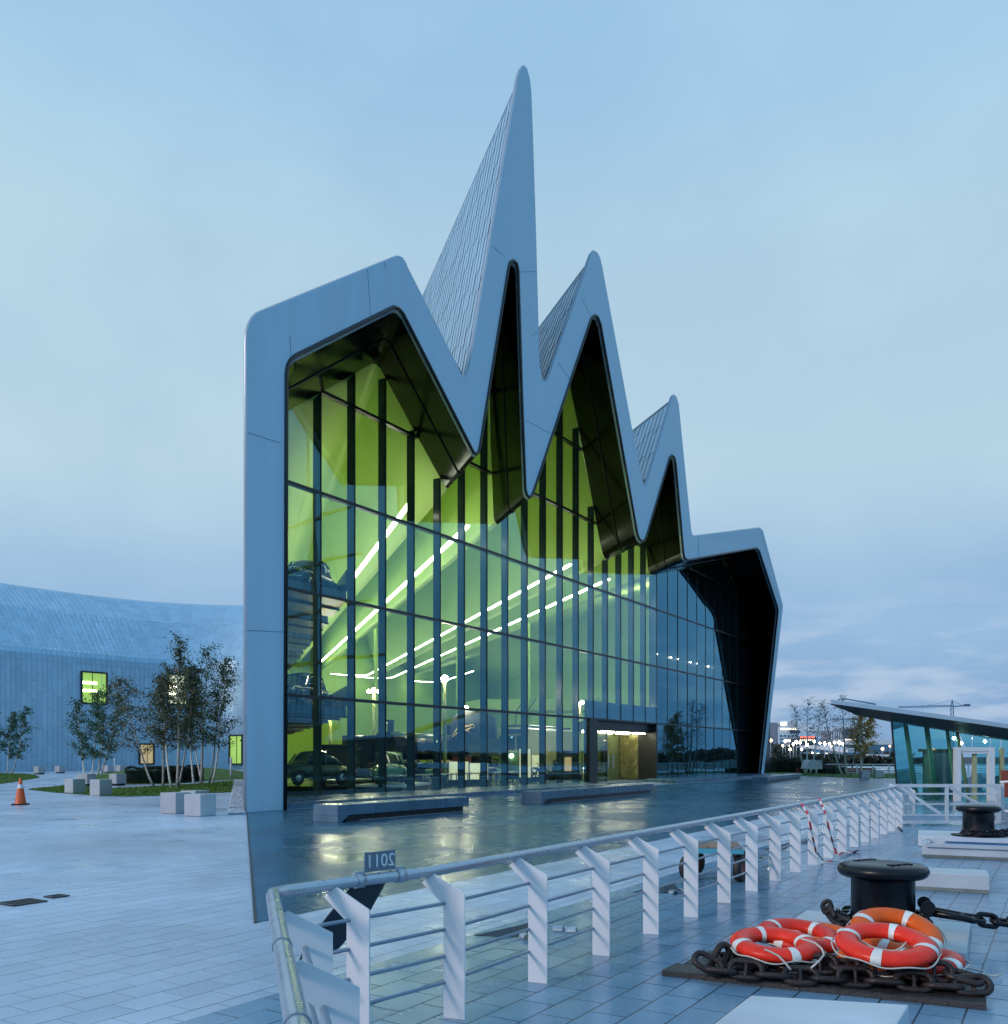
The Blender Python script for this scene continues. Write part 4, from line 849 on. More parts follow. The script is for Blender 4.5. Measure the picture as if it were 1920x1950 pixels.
# ------------------------------------------------------------------ quay: timber, chains, lifebuoys, bollards, white boxes
u_ = Vector((0, 0, 1)); BD = Vector((.905, -.425, 0)).normalized(); BA = Vector((BD.y * -1, BD.x, 0))     # BD runs along the short joints of the quay
fl, fr, br_, bl = Vector((1.26, 7.13, 0)), Vector((3.325, 6.15, 0)), Vector((3.74, 6.93, 0)), Vector((1.757, 7.9, 0))
tb = thing('timber_mat', 'old black timber boards lying under the heavy rusty chain', 'timber boards', fl)
for k, (a, b, e0, e1) in enumerate(((0, .34, -.0, .0), (.345, .68, .06, -.03), (.685, 1.0, .10, .02))):
    q0, q1, q2, q3 = fl.lerp(bl, a), fr.lerp(br_, a), fr.lerp(br_, b), fl.lerp(bl, b); d = (q1 - q0).normalized()
    m = MB(); n_ = 10; top, bot = [], []
    for s_ in range(n_ + 1):
        w = random.uniform(-.008, .008) if 0 < s_ < n_ else 0
        f_, b_ = q0.lerp(q1, s_ / n_) + d * (e0 if s_ == 0 else e1 if s_ == n_ else 0), q3.lerp(q2, s_ / n_) + d * (e0 * .6 if s_ == 0 else 0)
        ch = random.uniform(-.012, .004)
        top.append([f_ + u_ * (.034 + w), f_ + BA * .02 + u_ * (.044 + w * .5), f_.lerp(b_, .5) + u_ * (.044 + ch * .4), b_ - BA * .01 + u_ * (.043 + w * .4), b_ + u_ * .034])
        bot.append([f_ + u_ * .001, b_ + u_ * .001])
    m.sweep(top); m.sweep([[t[0] for t in top], [b[0] for b in bot]]); m.sweep([[t[4] for t in top], [b[1] for b in bot]])
    for e in (0, n_): m.add(top[e] + bot[e][::-1], [tuple(range(7))])
    m.build('board', 'timber', tb)
def link_mesh(c, d, up, L=.29, W=.178, r=.024, stud=True, name='chain_link', parent=None, mat='chain'):
    d = d.normalized(); s = d.cross(up).normalized(); up = s.cross(d); hl, hw = L / 2 - r, W / 2 - r; st = hl - hw; pts = []
    for k in range(10): a = -math.pi / 2 + math.pi * k / 9; pts.append(c + d * (st + hw * math.cos(a)) + s * hw * math.sin(a))
    for k in range(10): a = math.pi / 2 + math.pi * k / 9; pts.append(c + d * (-st + hw * math.cos(a)) + s * hw * math.sin(a))
    m = MB().tube(pts, r, 9, closed=True)
    if stud: m.tube([c - s * hw, c - s * hw * .35, c + s * hw * .35, c + s * hw], [r * 1.0, r * .62, r * .62, r * 1.0], 7)
    return m.build(name, mat, parent)
def chain(label, pts, parent=None, L=.29, W=.178, r=.024, stud=True, roll0=12, jit=.015, group='rusty stud link chain on the quay', mat='chain', lift=0.0):
    t = thing('anchor_chain', label, 'chain', Vector((pts[0].x, pts[0].y, 0)), group); pts = [Vector(p) for p in pts]; acc = [0]
    for a, b in zip(pts, pts[1:]): acc.append(acc[-1] + (b - a).length)
    pitch = L - 2 * r * 1.95; n_ = int(acc[-1] / pitch)
    def at(s):
        i = max(k for k in range(len(acc) - 1) if acc[k] <= s + 1e-6); return pts[i].lerp(pts[i + 1], (s - acc[i]) / max(1e-6, acc[i + 1] - acc[i]))
    for k in range(n_):
        a, b = at(k * pitch), at(min(acc[-1], (k + 1) * pitch)); c = (a + b) / 2; d = (b - a).normalized()
        ang = R(roll0 + random.uniform(-8, 8)) if k % 2 == 0 else R(roll0 + 62 + random.uniform(-10, 10))
        up = Matrix.Rotation(ang, 3, d) @ u_
        c.z = max(c.z, abs(up.cross(d).normalized().z) * W / 2 * .9 + .05) if lift == 0 else c.z
        link_mesh(c + Vector((0, random.uniform(-jit, jit), 0)), d, up, L, W, r, stud, 'chain_link', t, mat)
    return t
cf = lambda k, off, z: Vector((1.60, 6.90, 0)).lerp(Vector((3.42, 6.40, 0)), k) + BA * off + u_ * z
chain('front run of heavy rusty stud link chain along the timber edge', [cf(-.02, .05, .09), cf(.15, .0, .085), cf(.4, -.01, .085), cf(.7, .0, .085), cf(.93, -.02, .085), cf(1.02, .02, .10)], roll0=-15)
chain('second run of rusty stud link chain heaped under the lifebuoys', [cf(.05, .20, .10), cf(.3, .20, .13), cf(.5, .15, .17), cf(.62, .12, .19), cf(.78, .09, .18), cf(.92, .08, .17), cf(1.0, .03, .13)], roll0=10)
chain('buried run of rusty chain below the left lifebuoys', [cf(.0, .36, .12), cf(.2, .42, .10), cf(.45, .42, .10), cf(.75, .36, .11), cf(.95, .30, .12)], roll0=15)
t_ = thing('chain_end', 'single upright rusty chain link at the left end of the heap', 'chain', Vector((1.62, 6.95, 0)), 'rusty stud link chain on the quay')
link_mesh(Vector((1.72, 7.10, .155)), Vector((.5, .25, .75)), Vector((.5, -.8, .1)), .27, .17, .028, False, 'chain_link', t_)
link_mesh(Vector((1.60, 6.98, .13)), Vector((.8, -.3, -.45)), Vector((.2, -.8, .6)), .28, .17, .024, True, 'chain_link', t_)
def lifebuoy(c, rz, tilt, axis, mat, label, Ro=.36, bands0=.4, rope_sag=.0):
    """ring lying on the heap; tilt about the horizontal axis direction 'axis' (degrees)"""
    t = thing('lifebuoy', label, 'lifebuoy', Vector(c), 'lifebuoys heaped on the chain'); Rm, ra, rb = Ro - .088, .088, .058
    rot = Matrix.Rotation(R(tilt), 3, Vector(axis).normalized()) @ Matrix.Rotation(R(rz), 3, 'Z'); c = Vector(c)
    def q(a, th, k=1.0): return c + rot @ Vector(((Rm + ra * k * math.cos(th)) * math.cos(a), (Rm + ra * k * math.cos(th)) * math.sin(a), rb * k * math.sin(th)))
    n_, m_ = 48, 16
    MB().sweep([[q(2 * math.pi * i / n_, 2 * math.pi * j / m_) for j in range(m_)] for i in range(n_ + 1)], True, True).build('ring', mat, t)
    for b in range(4):
        a0 = bands0 + b * math.pi / 2; w = .105
        MB().sweep([[q(a0 + w * (i - 2) / 2, 2 * math.pi * j / m_, 1.035) for j in range(m_)] for i in range(5)], True, True).build('band', 'buoy_band', t)
    pts = []
    for i in range(64):
        a = 2 * math.pi * i / 64; ph = ((a - bands0) / (math.pi / 2)) % 1; o = .010 + .026 * math.sin(math.pi * ph) ** 1.5
        pts.append(c + rot @ Vector(((Ro + o) * math.cos(a), (Ro + o) * math.sin(a), -.02 + .012 * math.sin(a * 7))))
    MB().tube(pts, .006, 6, closed=True).build('grab_rope', 'rope', t)
    return t
lifebuoy((2.17, 7.15, .245), 8, 7, (1, .05, 0), 'buoy_red', 'red lifebuoy at the left front of the heap with one white band facing', .352, 1.62)
lifebuoy((2.50, 7.55, .235), 0, 9, (1, .3, 0), 'buoy_red', 'red lifebuoy lying behind the left front one', .352, .75)
lifebuoy((2.75, 7.75, .19), 0, 6, (1, .6, 0), 'buoy_orange', 'lifebuoy mostly hidden at the back left of the heap', .352, .35)
lifebuoy((2.98, 6.98, .16), 0, 2, (1, 0, 0), 'buoy_orange', 'orange lifebuoy pinned underneath the right front ring', .355, 2.2)
lifebuoy((3.22, 6.98, .145), 0, -6, (0, 1, 0), 'buoy_red', 'dark red lifebuoy at the right edge underneath the others', .352, .62)
lifebuoy((2.90, 6.78, .325), 0, 11.5, (1, -.12, 0), 'buoy_red', 'large red lifebuoy at the right front resting on the chain', .365, .98)
lifebuoy((3.26, 7.42, .285), 0, 22, (1, -.05, 0), 'buoy_orange', 'bright orange lifebuoy leaning up towards the big bollard', .362, .85)
def rope(label, pts, r=.008):
    pts = [Vector(p) for p in pts]; sm = catmull(pts, .03); tag(MB().tube(sm, r, 6).build('rope', 'rope'), label, 'rope', 'white ropes on the lifebuoys')
rope('white rope draped across the left front lifebuoy down to the chain', [(2.33, 7.0, .32), (2.42, 6.93, .30), (2.44, 6.80, .24), (2.30, 6.68, .17)])
rope('white rope hanging from the near edge of the left lifebuoy', [(2.0, 6.85, .27), (2.08, 6.76, .24), (2.14, 6.66, .16)])
rope('white rope crossing inside the right front lifebuoy', [(2.72, 6.95, .36), (2.82, 6.85, .29), (2.98, 6.80, .27), (3.08, 6.83, .33)])
rope('loose rope coiled on the paving at the right of the lifebuoys', [(3.35, 6.85, .17), (3.5, 6.80, .06), (3.72, 7.0, .03), (3.85, 7.15, .03), (3.70, 7.3, .03), (3.62, 7.15, .03), (3.85, 7.0, .03), (3.95, 7.08, .03)])
# bollard plinth and bollards
pl = [Vector((2.55, 8.50, 0)), Vector((3.95, 7.60, 0)), Vector((4.72, 9.0, 0)), Vector((3.30, 9.75, 0))]
tag(MB().corners([p for p in pl] + [p.lerp(sum(pl, Vector()) / 4, .01) + u_ * .075 for p in pl]).build('bollard_plinth', 'white_paint', None, bevel=.012, loc=pl[0]), 'low pale slab carrying the big black bollard', 'plinth', 'pale slabs under the bollards')
def bollard(c, r, label, h=.66, text=None, z0=.075):
    c = Vector(c); t = thing('mooring_bollard', label, 'bollard', c + u_ * z0, 'black mooring bollards'); k = r / .41
    MB().lathe([(.001, z0), (.50 * k, z0), (.50 * k, z0 + .02), (.36 * k, z0 + .035)], c, 32).build('base_plate', 'bollard', t)
    H2 = z0 + h
    MB().lathe([(.36 * k, z0 + .03), (.31 * k, z0 + .08), (.287 * k, z0 + .16), (.285 * k, H2 - .15), (.30 * k, H2 - .135), (.36 * k, H2 - .13)], c, 36).build('column', 'bollard', t)
    hd = MB().lathe([(.34 * k, H2 - .132), (.385 * k, H2 - .118), (.408 * k, H2 - .085), (.41 * k, H2 - .06), (.395 * k, H2 - .028), (.36 * k, H2 - .010), (.25 * k, H2 + .004), (.001, H2 + .012)], c, 40).build('cap', 'bollard', t)
    if text:
        for a, body in ((R(-68), text), (R(118), text)):
            d = Vector((math.cos(a), math.sin(a), 0)); q = c + d * .21 * k + u_ * (H2 + .006)
            text_obj('lettering', body, .105, .007, 'bollard', hd, frame(q, Vector((-d.y, d.x, 0)), -d, u_))
bollard((3.62, 8.53, 0), .41, 'big black mooring bollard behind the lifebuoys with raised letters on its cap', text='BEAN')
b2 = Vector((9.30, 17.5, 0)); bollard(b2, .40, 'black mooring bollard farther back in front of the white gate', .60, z0=.20)
tag(MB().box(b2 + Vector((.3, .1, .1)), (2.6, 1.6, .2), R(-25)).build('bollard_plinth', 'white_paint', None, bevel=.015, loc=b2), 'pale slab carrying the farther black bollard', 'plinth', 'pale slabs under the bollards')
def ring_pts(c, r, z, a0, a1, n=14): return [Vector(c) + Vector((r * math.cos(R(a0 + (a1 - a0) * k / n)), r * math.sin(R(a0 + (a1 - a0) * k / n)), z)) for k in range(n + 1)]
chain('black chain wound round the foot of the big bollard', ring_pts((3.62, 8.53, 0), .40, .21, 200, -25, 16), L=.20, W=.12, r=.019, roll0=80, lift=1, group='chains on the bollards', mat='bollard', stud=False)
chain('black chain loop hanging off the left side of the big bollard', [Vector((3.12, 8.65, .33)), Vector((3.10, 8.5, .25)), Vector((3.18, 8.3, .18)), Vector((3.35, 8.15, .20)), Vector((3.55, 8.09, .25))], L=.20, W=.13, r=.022, roll0=35, lift=1, group='chains on the bollards')
tsh = thing('shackle', 'large black shackle joining the chain at the right of the big bollard', 'shackle', Vector((4.1, 8.45, 0)))
a = Vector((3.95, 8.35, .36)); b = Vector((4.34, 8.22, .24)); d = (b - a).normalized(); sd = Vector((-d.y, d.x, 0)).normalized()
lo = [a + sd * .085 - u_ * .05] + [b - d * .10 + (sd * math.cos(x) + d * math.sin(x) - u_ * .0) * .095 for x in np.linspace(0, math.pi, 10)] + [a - sd * .085 - u_ * .05]
MB().tube(lo, [.036] + [.030] * 10 + [.036], 9).tube([a - sd * .135 - u_ * .05, a + sd * .135 - u_ * .05], .045, 10).build('bow', 'bollard', tsh)
MB().tube([a - sd * .15, a - sd * .13], .062, 12).build('pin_eye', 'bollard', tsh); MB().tube([a + sd * .15, a + sd * .13], .062, 12).build('pin_eye', 'bollard', tsh)
chain('black chain running from the shackle out of the picture at the right', [b - d * .10, Vector((4.75, 8.32, .19)), Vector((5.1, 8.5, .17)), Vector((5.6, 8.75, .16)), Vector((6.2, 9.1, .15))], L=.255, W=.155, r=.024, roll0=15, lift=1, group='chains on the bollards', mat='bollard', stud=False)
chain('dark chain heaped round the farther bollard and off to the right', ring_pts(b2, .46, .29, 210, 330, 10) + [b2 + Vector((.8, -.1, .26)), b2 + Vector((1.5, .1, .25)), b2 + Vector((2.2, .2, .24))], L=.26, W=.16, r=.03, roll0=30, lift=1, group='chains on the bollards', mat='bollard', stud=False)
# white boxes on the quay
def white_box(q, h, label, foot=True, recess=False):
    c = q[0]; t = thing('white_box', label, 'white box', c, 'white painted boxes on the quay'); z0 = .04 if foot else 0
    cen = sum(q, Vector()) / 4
    if foot: MB().corners([p.lerp(cen, .01) for p in q] + [p.lerp(cen, .01) + u_ * .041 for p in q]).build('foot', 'grime', t)
    if not recess: MB().corners([p + u_ * z0 for p in q] + [p + u_ * h for p in q]).build('body', 'white_paint', t, bevel=.012)
    else:
        MB().corners([p + u_ * z0 for p in q] + [p + u_ * (h - .05) for p in q]).build('body', 'white_paint', t, bevel=.012)
        i = [q[0].lerp(q[1], .14).lerp(q[3].lerp(q[2], .14), .25), q[0].lerp(q[1], .80).lerp(q[3].lerp(q[2], .80), .25), q[0].lerp(q[1], .80).lerp(q[3].lerp(q[2], .80), .9), q[0].lerp(q[1], .14).lerp(q[3].lerp(q[2], .14), .9)]
        m = MB()
        for a_, b_ in ((0, 1), (1, 2), (2, 3), (3, 0)): m.beam(q[a_].lerp(cen, .05) + u_ * (h - .025), q[b_].lerp(cen, .05) + u_ * (h - .025), .14, .055)
        m.build('rim', 'white_paint', t); MB().corners([p + u_ * (h - .06) for p in i] + [p + u_ * (h - .035) for p in i]).build('inset_panel', 'blue_panel', t)
        MB().beam(i[3] + u_ * (h + .03), i[2] + BD * .25 + u_ * (h + .03), .12, .07).build('lid', 'white_paint', t)
q0, q1 = Vector((1.50, 5.43, 0)), Vector((2.37, 5.22, 0)); white_box([q0 - AD * 1.4, q1 - AD * 1.4, q1, q0], .30, 'white box lid cut off by the bottom edge of the photo', False)
q0 = Vector((6.19, 11.37, 0)); white_box([q0 - BD * 1.45, q0, q0 + BA * .62, q0 - BD * 1.45 + BA * .62], .235, 'plain white box standing behind the big bollard')
q0 = Vector((7.30, 15.58, 0)); white_box([q0, q0 + BD * 2.6, q0 + BD * 2.6 + BA * .85, q0 + BA * .85], .235, 'white box with a sunken blue panel in front of the farther bollard', True, True)
# white gate and railing beyond it
g0, g1 = Vector((10.02, 22.8, 0)), Vector((12.66, 22.8, 0))
t = thing('white_gate', 'wide white metal gate with diagonal braces behind the farther bollard', 'gate', g0); zb, zt = .05, 1.05; X0, X1, Yg = g0.x, g1.x, 22.8
for nm, a, b, w, h in (('top_rail', (X0, zt - .04), (X1, zt - .04), .06, .08), ('bottom_rail', (X0, zb + .03), (X1, zb + .03), .06, .08), ('kick_rail', (X0, .26), (X1, .26), .05, .05)): MB().beam((a[0], Yg, a[1]), (b[0], Yg, b[1]), w, h).build(nm, 'white_paint', t)
for z in (.80, .54): MB().beam((X0 + .05, Yg, z), (X1 - .05, Yg, z), .035, .045).build('rail', 'white_paint', t)
for x, w in ((X0 + .04, .09), (X1 - .04, .12), (11.31, .07)): MB().beam((x, Yg, zb - .002), (x, Yg, zt + .002), w, .074, up=(0, 1, 0)).build('stile', 'white_paint', t)
for x0, x1 in ((X0 + .10, 11.15), (11.38, X1 - .1)): MB().beam((x0, Yg - .02, zt - .08), (x1, Yg - .02, .28), .02, .08, up=(0, 0, 1)).build('brace', 'white_paint', t)
MB().box(((X0 + X1) / 2, Yg, .165), (X1 - X0 - .12, .02, .15)).build('kick_plate', 'steel_rail', t)
MB().beam((9.32, 20.9, .012), (9.95, 22.6, .012), .04, .03).build('floor_track', 'black_steel', t)
r2 = thing('far_railing', 'white plate post railing turning away behind the white gate', 'railing', Vector((10.1, 23.6, 0)))
for k in range(5):
    b = Vector((10.45 + .33 * k, 23.6 + .75 * k, 0)); tp_ = []
    MB().plate([b, b - Vector((.16, -.04, 0)), b - Vector((.16, -.04, 0)) + u_ * .78, b - Vector((.38, -.1, 0)) + u_ * .93, b - Vector((.30, -.1, 0)) + u_ * .98, b + u_ * .85], Vector((.003, .012, 0))).build('post', 'steel_white', r2)
MB().tube([Vector((10.1, 23.65, .96)), Vector((11.45, 26.7, .96))], .038, 10).build('handrail', 'steel_rail', r2)
for z in (.7, .5, .3): MB().tube([Vector((10.35, 23.65, z)), Vector((11.7, 26.7, z))], .014, 6).build('bar', 'steel_bar', r2)
t = thing('picket_railing', 'white picket railing at the right edge beside the gate', 'railing', Vector((12.75, 22.9, 0)))
for k in range(9): x = 12.80 + k * .105; MB().beam((x, 22.9 - .16 * k, .30), (x, 22.9 - .16 * k, 1.08 + .02 * k), .06, .02, up=(0, 1, 0)).build('picket', 'steel_white', t)
for z0_, z1_ in ((1.10, 1.26), (.36, .38)): MB().beam((12.76, 22.95, z0_), (13.7, 21.5, z1_), .05, .05).build('rail', 'steel_white', t)
t = thing('blue_cabinet', 'blue steel cabinet at the right edge below the picket railing', 'cabinet', Vector((12.6, 21.6, 0)))
MB().box((13.15, 21.7, .42), (.95, .5, .84)).build('body', 'blue_steel', t, bevel=.02); MB().box((12.78, 21.42, .80), (.22, .05, .10)).build('latch', 'white_paint', t)
# ------------------------------------------------------------------ glass terminal
TY = 35.0
def T(px, py, y=TY): return P(px, py, y)
term = thing('ferry_terminal', 'glass walled waterside terminal under a thin sloping wing roof', 'pavilion', T(1710, 1526))
topl = [T(1582, 1332), T(1600, 1334), T(1640, 1339.5), T(1700, 1348), T(1780, 1359), T(1860, 1370), T(1920, 1379), T(2000, 1391), T(2120, 1408)]
botl = [T(1583, 1334.5), T(1603, 1341), T(1630, 1352), T(1655, 1361), T(1697, 1368.5), T(1760, 1378), T(1850, 1393), T(1925, 1404), T(2120, 1430)]
back = Vector((4.4, 8, 0)); fas = .17
rf = MB(); edge = [p - u_ * fas for p in topl]
rf.sweep([topl, [p + back for p in topl]]); rf.sweep([topl, edge]); rf.add([topl[0], edge[0], edge[0] + back, topl[0] + back], [(0, 1, 2, 3)]); rf.sweep([[p + back for p in topl], [p + back for p in edge]]); rf.build('roof', 'terminal_roof', term)
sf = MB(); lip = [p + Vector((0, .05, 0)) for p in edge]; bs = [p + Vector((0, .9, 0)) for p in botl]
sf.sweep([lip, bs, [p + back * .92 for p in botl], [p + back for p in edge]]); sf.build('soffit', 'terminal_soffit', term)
MB().tube([p + u_ * .03 + Vector((0, .6, 0)) for p in [T(1608, 1332.5), T(1612, 1330), T(1625, 1331), T(1680, 1341)]], .03, 6).build('roof_rail', 'steel_bar', term)
FY = TY + .9
def wpt(px, py, dy=0.0): return P(px, py, FY + dy)
tx_ = [(1697, 1710), (1722, 1740), (1762, 1779), (1803, 1820), (1822, 1841), (1852, 1852), (1887, 1887), (1907, 1907), (1980, 1980)]
def under(px): return 1368.5 + (px - 1697) * .157 + 2
for i in range(len(tx_) - 1):
    (a, a2), (b, b2_) = tx_[i], tx_[i + 1]; zb_ = 1525
    if i == 4: zb_ = 1427
    MB().plate([wpt(a + 1, under(a) - 3), wpt(b - 1, under(b) - 3), wpt(b2_ - 1, zb_), wpt(a2 + 1, zb_)], Vector((0, .02, 0))).build('glass_pane', 'terminal_glass', term)
lf = wpt(1697, 1366), wpt(1710, 1525); MB().plate([lf[0], lf[1], lf[1] + Vector((3.6, 6.5, 0)), lf[0] + Vector((3.6, 6.5, 0))], Vector((.02, 0, 0))).build('glass_pane', 'terminal_glass', term)
MB().beam(lf[0] - Vector((0, .03, 0)), lf[1] - Vector((0, .03, 0)), .06, .05, up=(0, 1, 0)).build('corner_post', 'black_steel', term)
for (a, b), top in zip([(1723, 1745), (1725, 1748), (1763, 1783), (1766, 1787), (1804, 1822), (1823, 1846)], (1375, 1375, 1382, 1382, 1390, 1394)):
    MB().tube([wpt(a, top, .5), wpt(b, 1528, .5)], [.07, .085], 8).build('leaning_column', 'terminal_post', term)
for px in (1856, 1908): MB().beam(wpt(px, 1424, -.3), wpt(px, 1528, -.3), .14, .12, up=(0, 1, 0)).build('column', 'terminal_post', term)
pf = MB()
for a, b, w, h in (((1820, 1427), (1888, 1427), .18, .16), ((1822, 1432), (1886, 1432), .12, .14)): pf.beam(wpt(*a, -.4), wpt(*b, -.4), w, h)
pf.build('portal_head', 'steel_white', term)
for px in (1823, 1887): MB().beam(wpt(px, 1423, -.4), wpt(px, 1528, -.4), .22, .21, up=(0, 1, 0)).build('portal_jamb', 'steel_white', term)
MB().box(wpt(1784, 1478, 2.4), (1.15, .1, 2.3)).build('lift_door', 'terminal_inner', term); MB().box(wpt(1797, 1478, 2.3), (.9, .06, 2.2)).build('lift_door', 'city_dark', term)
MB().box(wpt(1790, 1429, 2.2), (1.8, .1, .12)).build('door_track', 'black_steel', term); MB().box(wpt(1778, 1427, 2.1), (.10, .05, .07)).build('exit_sign', 'city_sign_red', term)
MB().corners([wpt(1700, 1527), wpt(2000, 1527), wpt(2000, 1527) + Vector((2, 8, 0)), wpt(1700, 1527) + Vector((1, 8, 0))] + [p + u_ * .06 for p in (wpt(1700, 1527), wpt(2000, 1527), wpt(2000, 1527) + Vector((2, 8, 0)), wpt(1700, 1527) + Vector((1, 8, 0)))]).build('floor', 'granite', term)
for px, py in ((1860, 1395.5), (1817, 1406), (1876, 1412), (1831, 1416)): MB().ball(wpt(px, py, .8), .06, 8).build('ceiling_lamp', 'terminal_lamp', term)
t = thing('white_boat', 'white boat bow moored behind the glass terminal', 'boat', P(1860, 1500, 46))
bt = [P(1820, 1492, 46), P(1845, 1480, 46), P(1868, 1472, 46), P(1872, 1480, 46), P(1855, 1505, 46), P(1825, 1515, 46)]; MB().plate(bt, Vector((1.2, 1.6, -.1))).build('hull', 'white_paint', t); MB().tube([P(1850, 1478, 46), P(1856, 1440, 46.2)], .03, 6).build('mast', 'white_paint', t)
t = thing('red_lifejacket_bin', 'red bin at the right edge behind the white gate', 'bin', P(1910, 1520, 33)); MB().box(P(1923, 1476, 33), (.45, .4, .36)).build('lid', 'brick_red', t, bevel=.02); MB().box(P(1923, 1500, 33), (.4, .36, .7)).build('bin_body', 'brick_red', t)
# far quay railing, ramp block, quay wall
t = thing('far_quay_railing', 'long white horizontal bar railing on the far quay edge', 'railing', P(1530, 1470, 95))
for y_, r in ((1456, .06), (1462.5, .035), (1467, .035), (1471.5, .035)): MB().tube([P(1526, y_, 98), P(1622, y_, 92), P(1725, y_ + .4, 86), P(1960, y_ + 1, 80)], r, 6).build('rail', 'steel_white', t)
for px in (1555, 1585, 1612, 1632.5, 1663, 1693, 1720, 1760, 1800, 1845, 1890): MB().beam(P(px, 1457, 92.6 - max(0, px - 1612) * .035), P(px, 1476, 92.6 - max(0, px - 1612) * .035), .14, .12, up=(0, 1, 0)).build('post', 'steel_white', t)
a = P(1537, 1464.5, 88); t = tag(MB().plate([P(1537, 1464, 86), P(1543, 1448, 86), P(1566, 1448, 86), P(1566, 1464, 86)], Vector((.4, 3, 0))).build('ramp_block', 'white_paint', None, bevel=.04, loc=a), 'white slanted block standing behind the far hedge', 'ramp block')
t = tag(MB().box(P(1592, 1466, 97) + Vector((0, 0, -.5)), (8.5, .4, 1.4)).build('brick_wall', 'brick_red', None, loc=P(1592, 1470, 97)), 'low reddish brick wall behind the far quay railing', 'wall')
# ------------------------------------------------------------------ city on the horizon
def bld(label, cat, pieces, y, depth=14, name='city_building', grp='buildings on the far bank'):
    xs = [p[0] for p in pieces]; t = thing(name, label, cat, P(min(xs), 1441, y), grp)
    for (x0, x1, y0, y1, mat, nm) in pieces:
        a, b = P(x0, y1, y), P(x1, y0, y); off = .0 if nm in ('wall', 'tower', 'roof', 'hall', 'wing') else -.4; dp = depth if off == 0 else .5
        MB().box(((a.x + b.x) / 2, y + off + dp / 2, (a.z + b.z) / 2), (abs(b.x - a.x), dp, abs(b.z - a.z))).build(nm, mat, t)
    return t
wins = lambda x0, x1, y0, y1, nx, ny, mat='city_window': [(x0 + (x1 - x0) * (i + .2) / nx, x0 + (x1 - x0) * (i + .75) / nx, y0 + (y1 - y0) * (j + .25) / ny, y0 + (y1 - y0) * (j + .7) / ny, mat, 'window') for i in range(nx) for j in range(ny)]
bld('pale multi storey block with a lit rooftop sign behind the sparse birch', 'building', [(1455, 1481, 1376, 1445, 'city_grey', 'wing'), (1480, 1522, 1384, 1446, 'city_pale', 'wall'), (1486, 1519, 1374, 1384.5, 'city_pale', 'tower'), (1504, 1524, 1391, 1396, 'city_dark', 'canopy'), (1487, 1498, 1375.5, 1381.5, 'city_sign_white', 'sign')] + wins(1484, 1520, 1398, 1424, 5, 4, 'city_glass') + wins(1486, 1518, 1386, 1391, 6, 1), 420)
bld('low dark hall with red lit letters along its roof', 'building', [(1521, 1554, 1406, 1446, 'city_dark', 'wall'), (1519, 1555, 1403, 1406.5, 'city_grey', 'roof')] + [(1524 + k * 2.6, 1525.7 + k * 2.6, 1402.2, 1406.0, 'city_sign_red', 'letter') for k in range(11)] + wins(1523, 1553, 1407, 1412, 8, 1), 380)
bld('concrete office tower with vertical fins behind the autumn tree', 'building', [(1582, 1609, 1391, 1446, 'city_grey', 'tower'), (1607, 1632, 1386, 1446, 'city_grey', 'wall'), (1608, 1633, 1384, 1386.5, 'city_pale', 'roof')] + [(1583 + k * 4.4, 1584.6 + k * 4.4, 1391.5, 1422, 'city_pale', 'vertical_fin') for k in range(6)] + wins(1609, 1631, 1388, 1420, 5, 7, 'city_dark'), 450)
bld('long white roofed hall with a dark blue facade left of the terminal', 'building', [(1608, 1712, 1408, 1418.5, 'city_pale', 'roof'), (1610, 1712, 1418, 1446, 'city_glass', 'hall'), (1609, 1640, 1407.5, 1409.5, 'city_sign_white', 'light_band')], 330)
bld('blue glass sheds beneath the lit road bridge', 'building', [(1548, 1578, 1427, 1444, 'city_glass', 'hall'), (1578, 1600, 1430, 1444, 'city_grey', 'wall')] + wins(1550, 1577, 1432, 1440, 5, 1), 300)
bld('pale marquee roof over blue parked coaches on the far bank', 'marquee', [(1654, 1695, 1441, 1452, 'city_glass', 'hall'), (1656, 1694, 1436.5, 1441.5, 'city_pale', 'roof')] + wins(1630, 1652, 1443, 1449, 5, 1, 'city_window'), 170, 6)
t = thing('road_bridge', 'lit concrete road bridge crossing behind the bare birches', 'bridge', P(1480, 1440, 260))
MB().beam(P(1480, 1424.5, 270), P(1560, 1422.5, 260), 6, .9).beam(P(1560, 1422.5, 260), P(1632, 1430, 245), 6, .9).build('deck', 'city_pale', t)
for px in (1504, 1540, 1567, 1600): MB().beam(P(px, 1424, 262), P(px, 1443, 262), 1.2, 1.0, up=(0, 1, 0)).build('pier', 'city_pale', t)
lamps = [(1468, 1410), (1496, 1411), (1503, 1410.5), (1517, 1413), (1524, 1414), (1536, 1413), (1537, 1419), (1551, 1412), (1562, 1415), (1571, 1416), (1580, 1416), (1590, 1414), (1599, 1414), (1606, 1417), (1657, 1416), (1681, 1426), (1695, 1421), (1503, 1421), (1505, 1427), (1527, 1427), (1547, 1434), (1511, 1417), (1491, 1420), (1583, 1421)]
for k, (px, py) in enumerate(lamps):
    y = 150 + (k * 37) % 110; warm = k in (0, 15, 16); ref = ['by the museum corner', 'under the white block', 'above the road bridge', 'by the red lettered hall', 'behind the sparse birch', 'near the office tower', 'beside the white hall', 'at the bridge foot']
    tt = thing('street_lamp', ('warm' if warm else 'white') + ' glowing street lamp on the far bank', 'street lamp', P(px, 1443, y), 'warm street lamps across the basin' if warm else 'white street lamps along the road bridge')
    tp_ = P(px, py, y); MB().tube([P(px, 1444, y), tp_], .08, 5).build('post', 'city_grey', tt); MB().ball(tp_, .26 if k < 16 else .2, 8).build('lamp', 'lamp_orange' if warm else 'lamp_glow', tt)
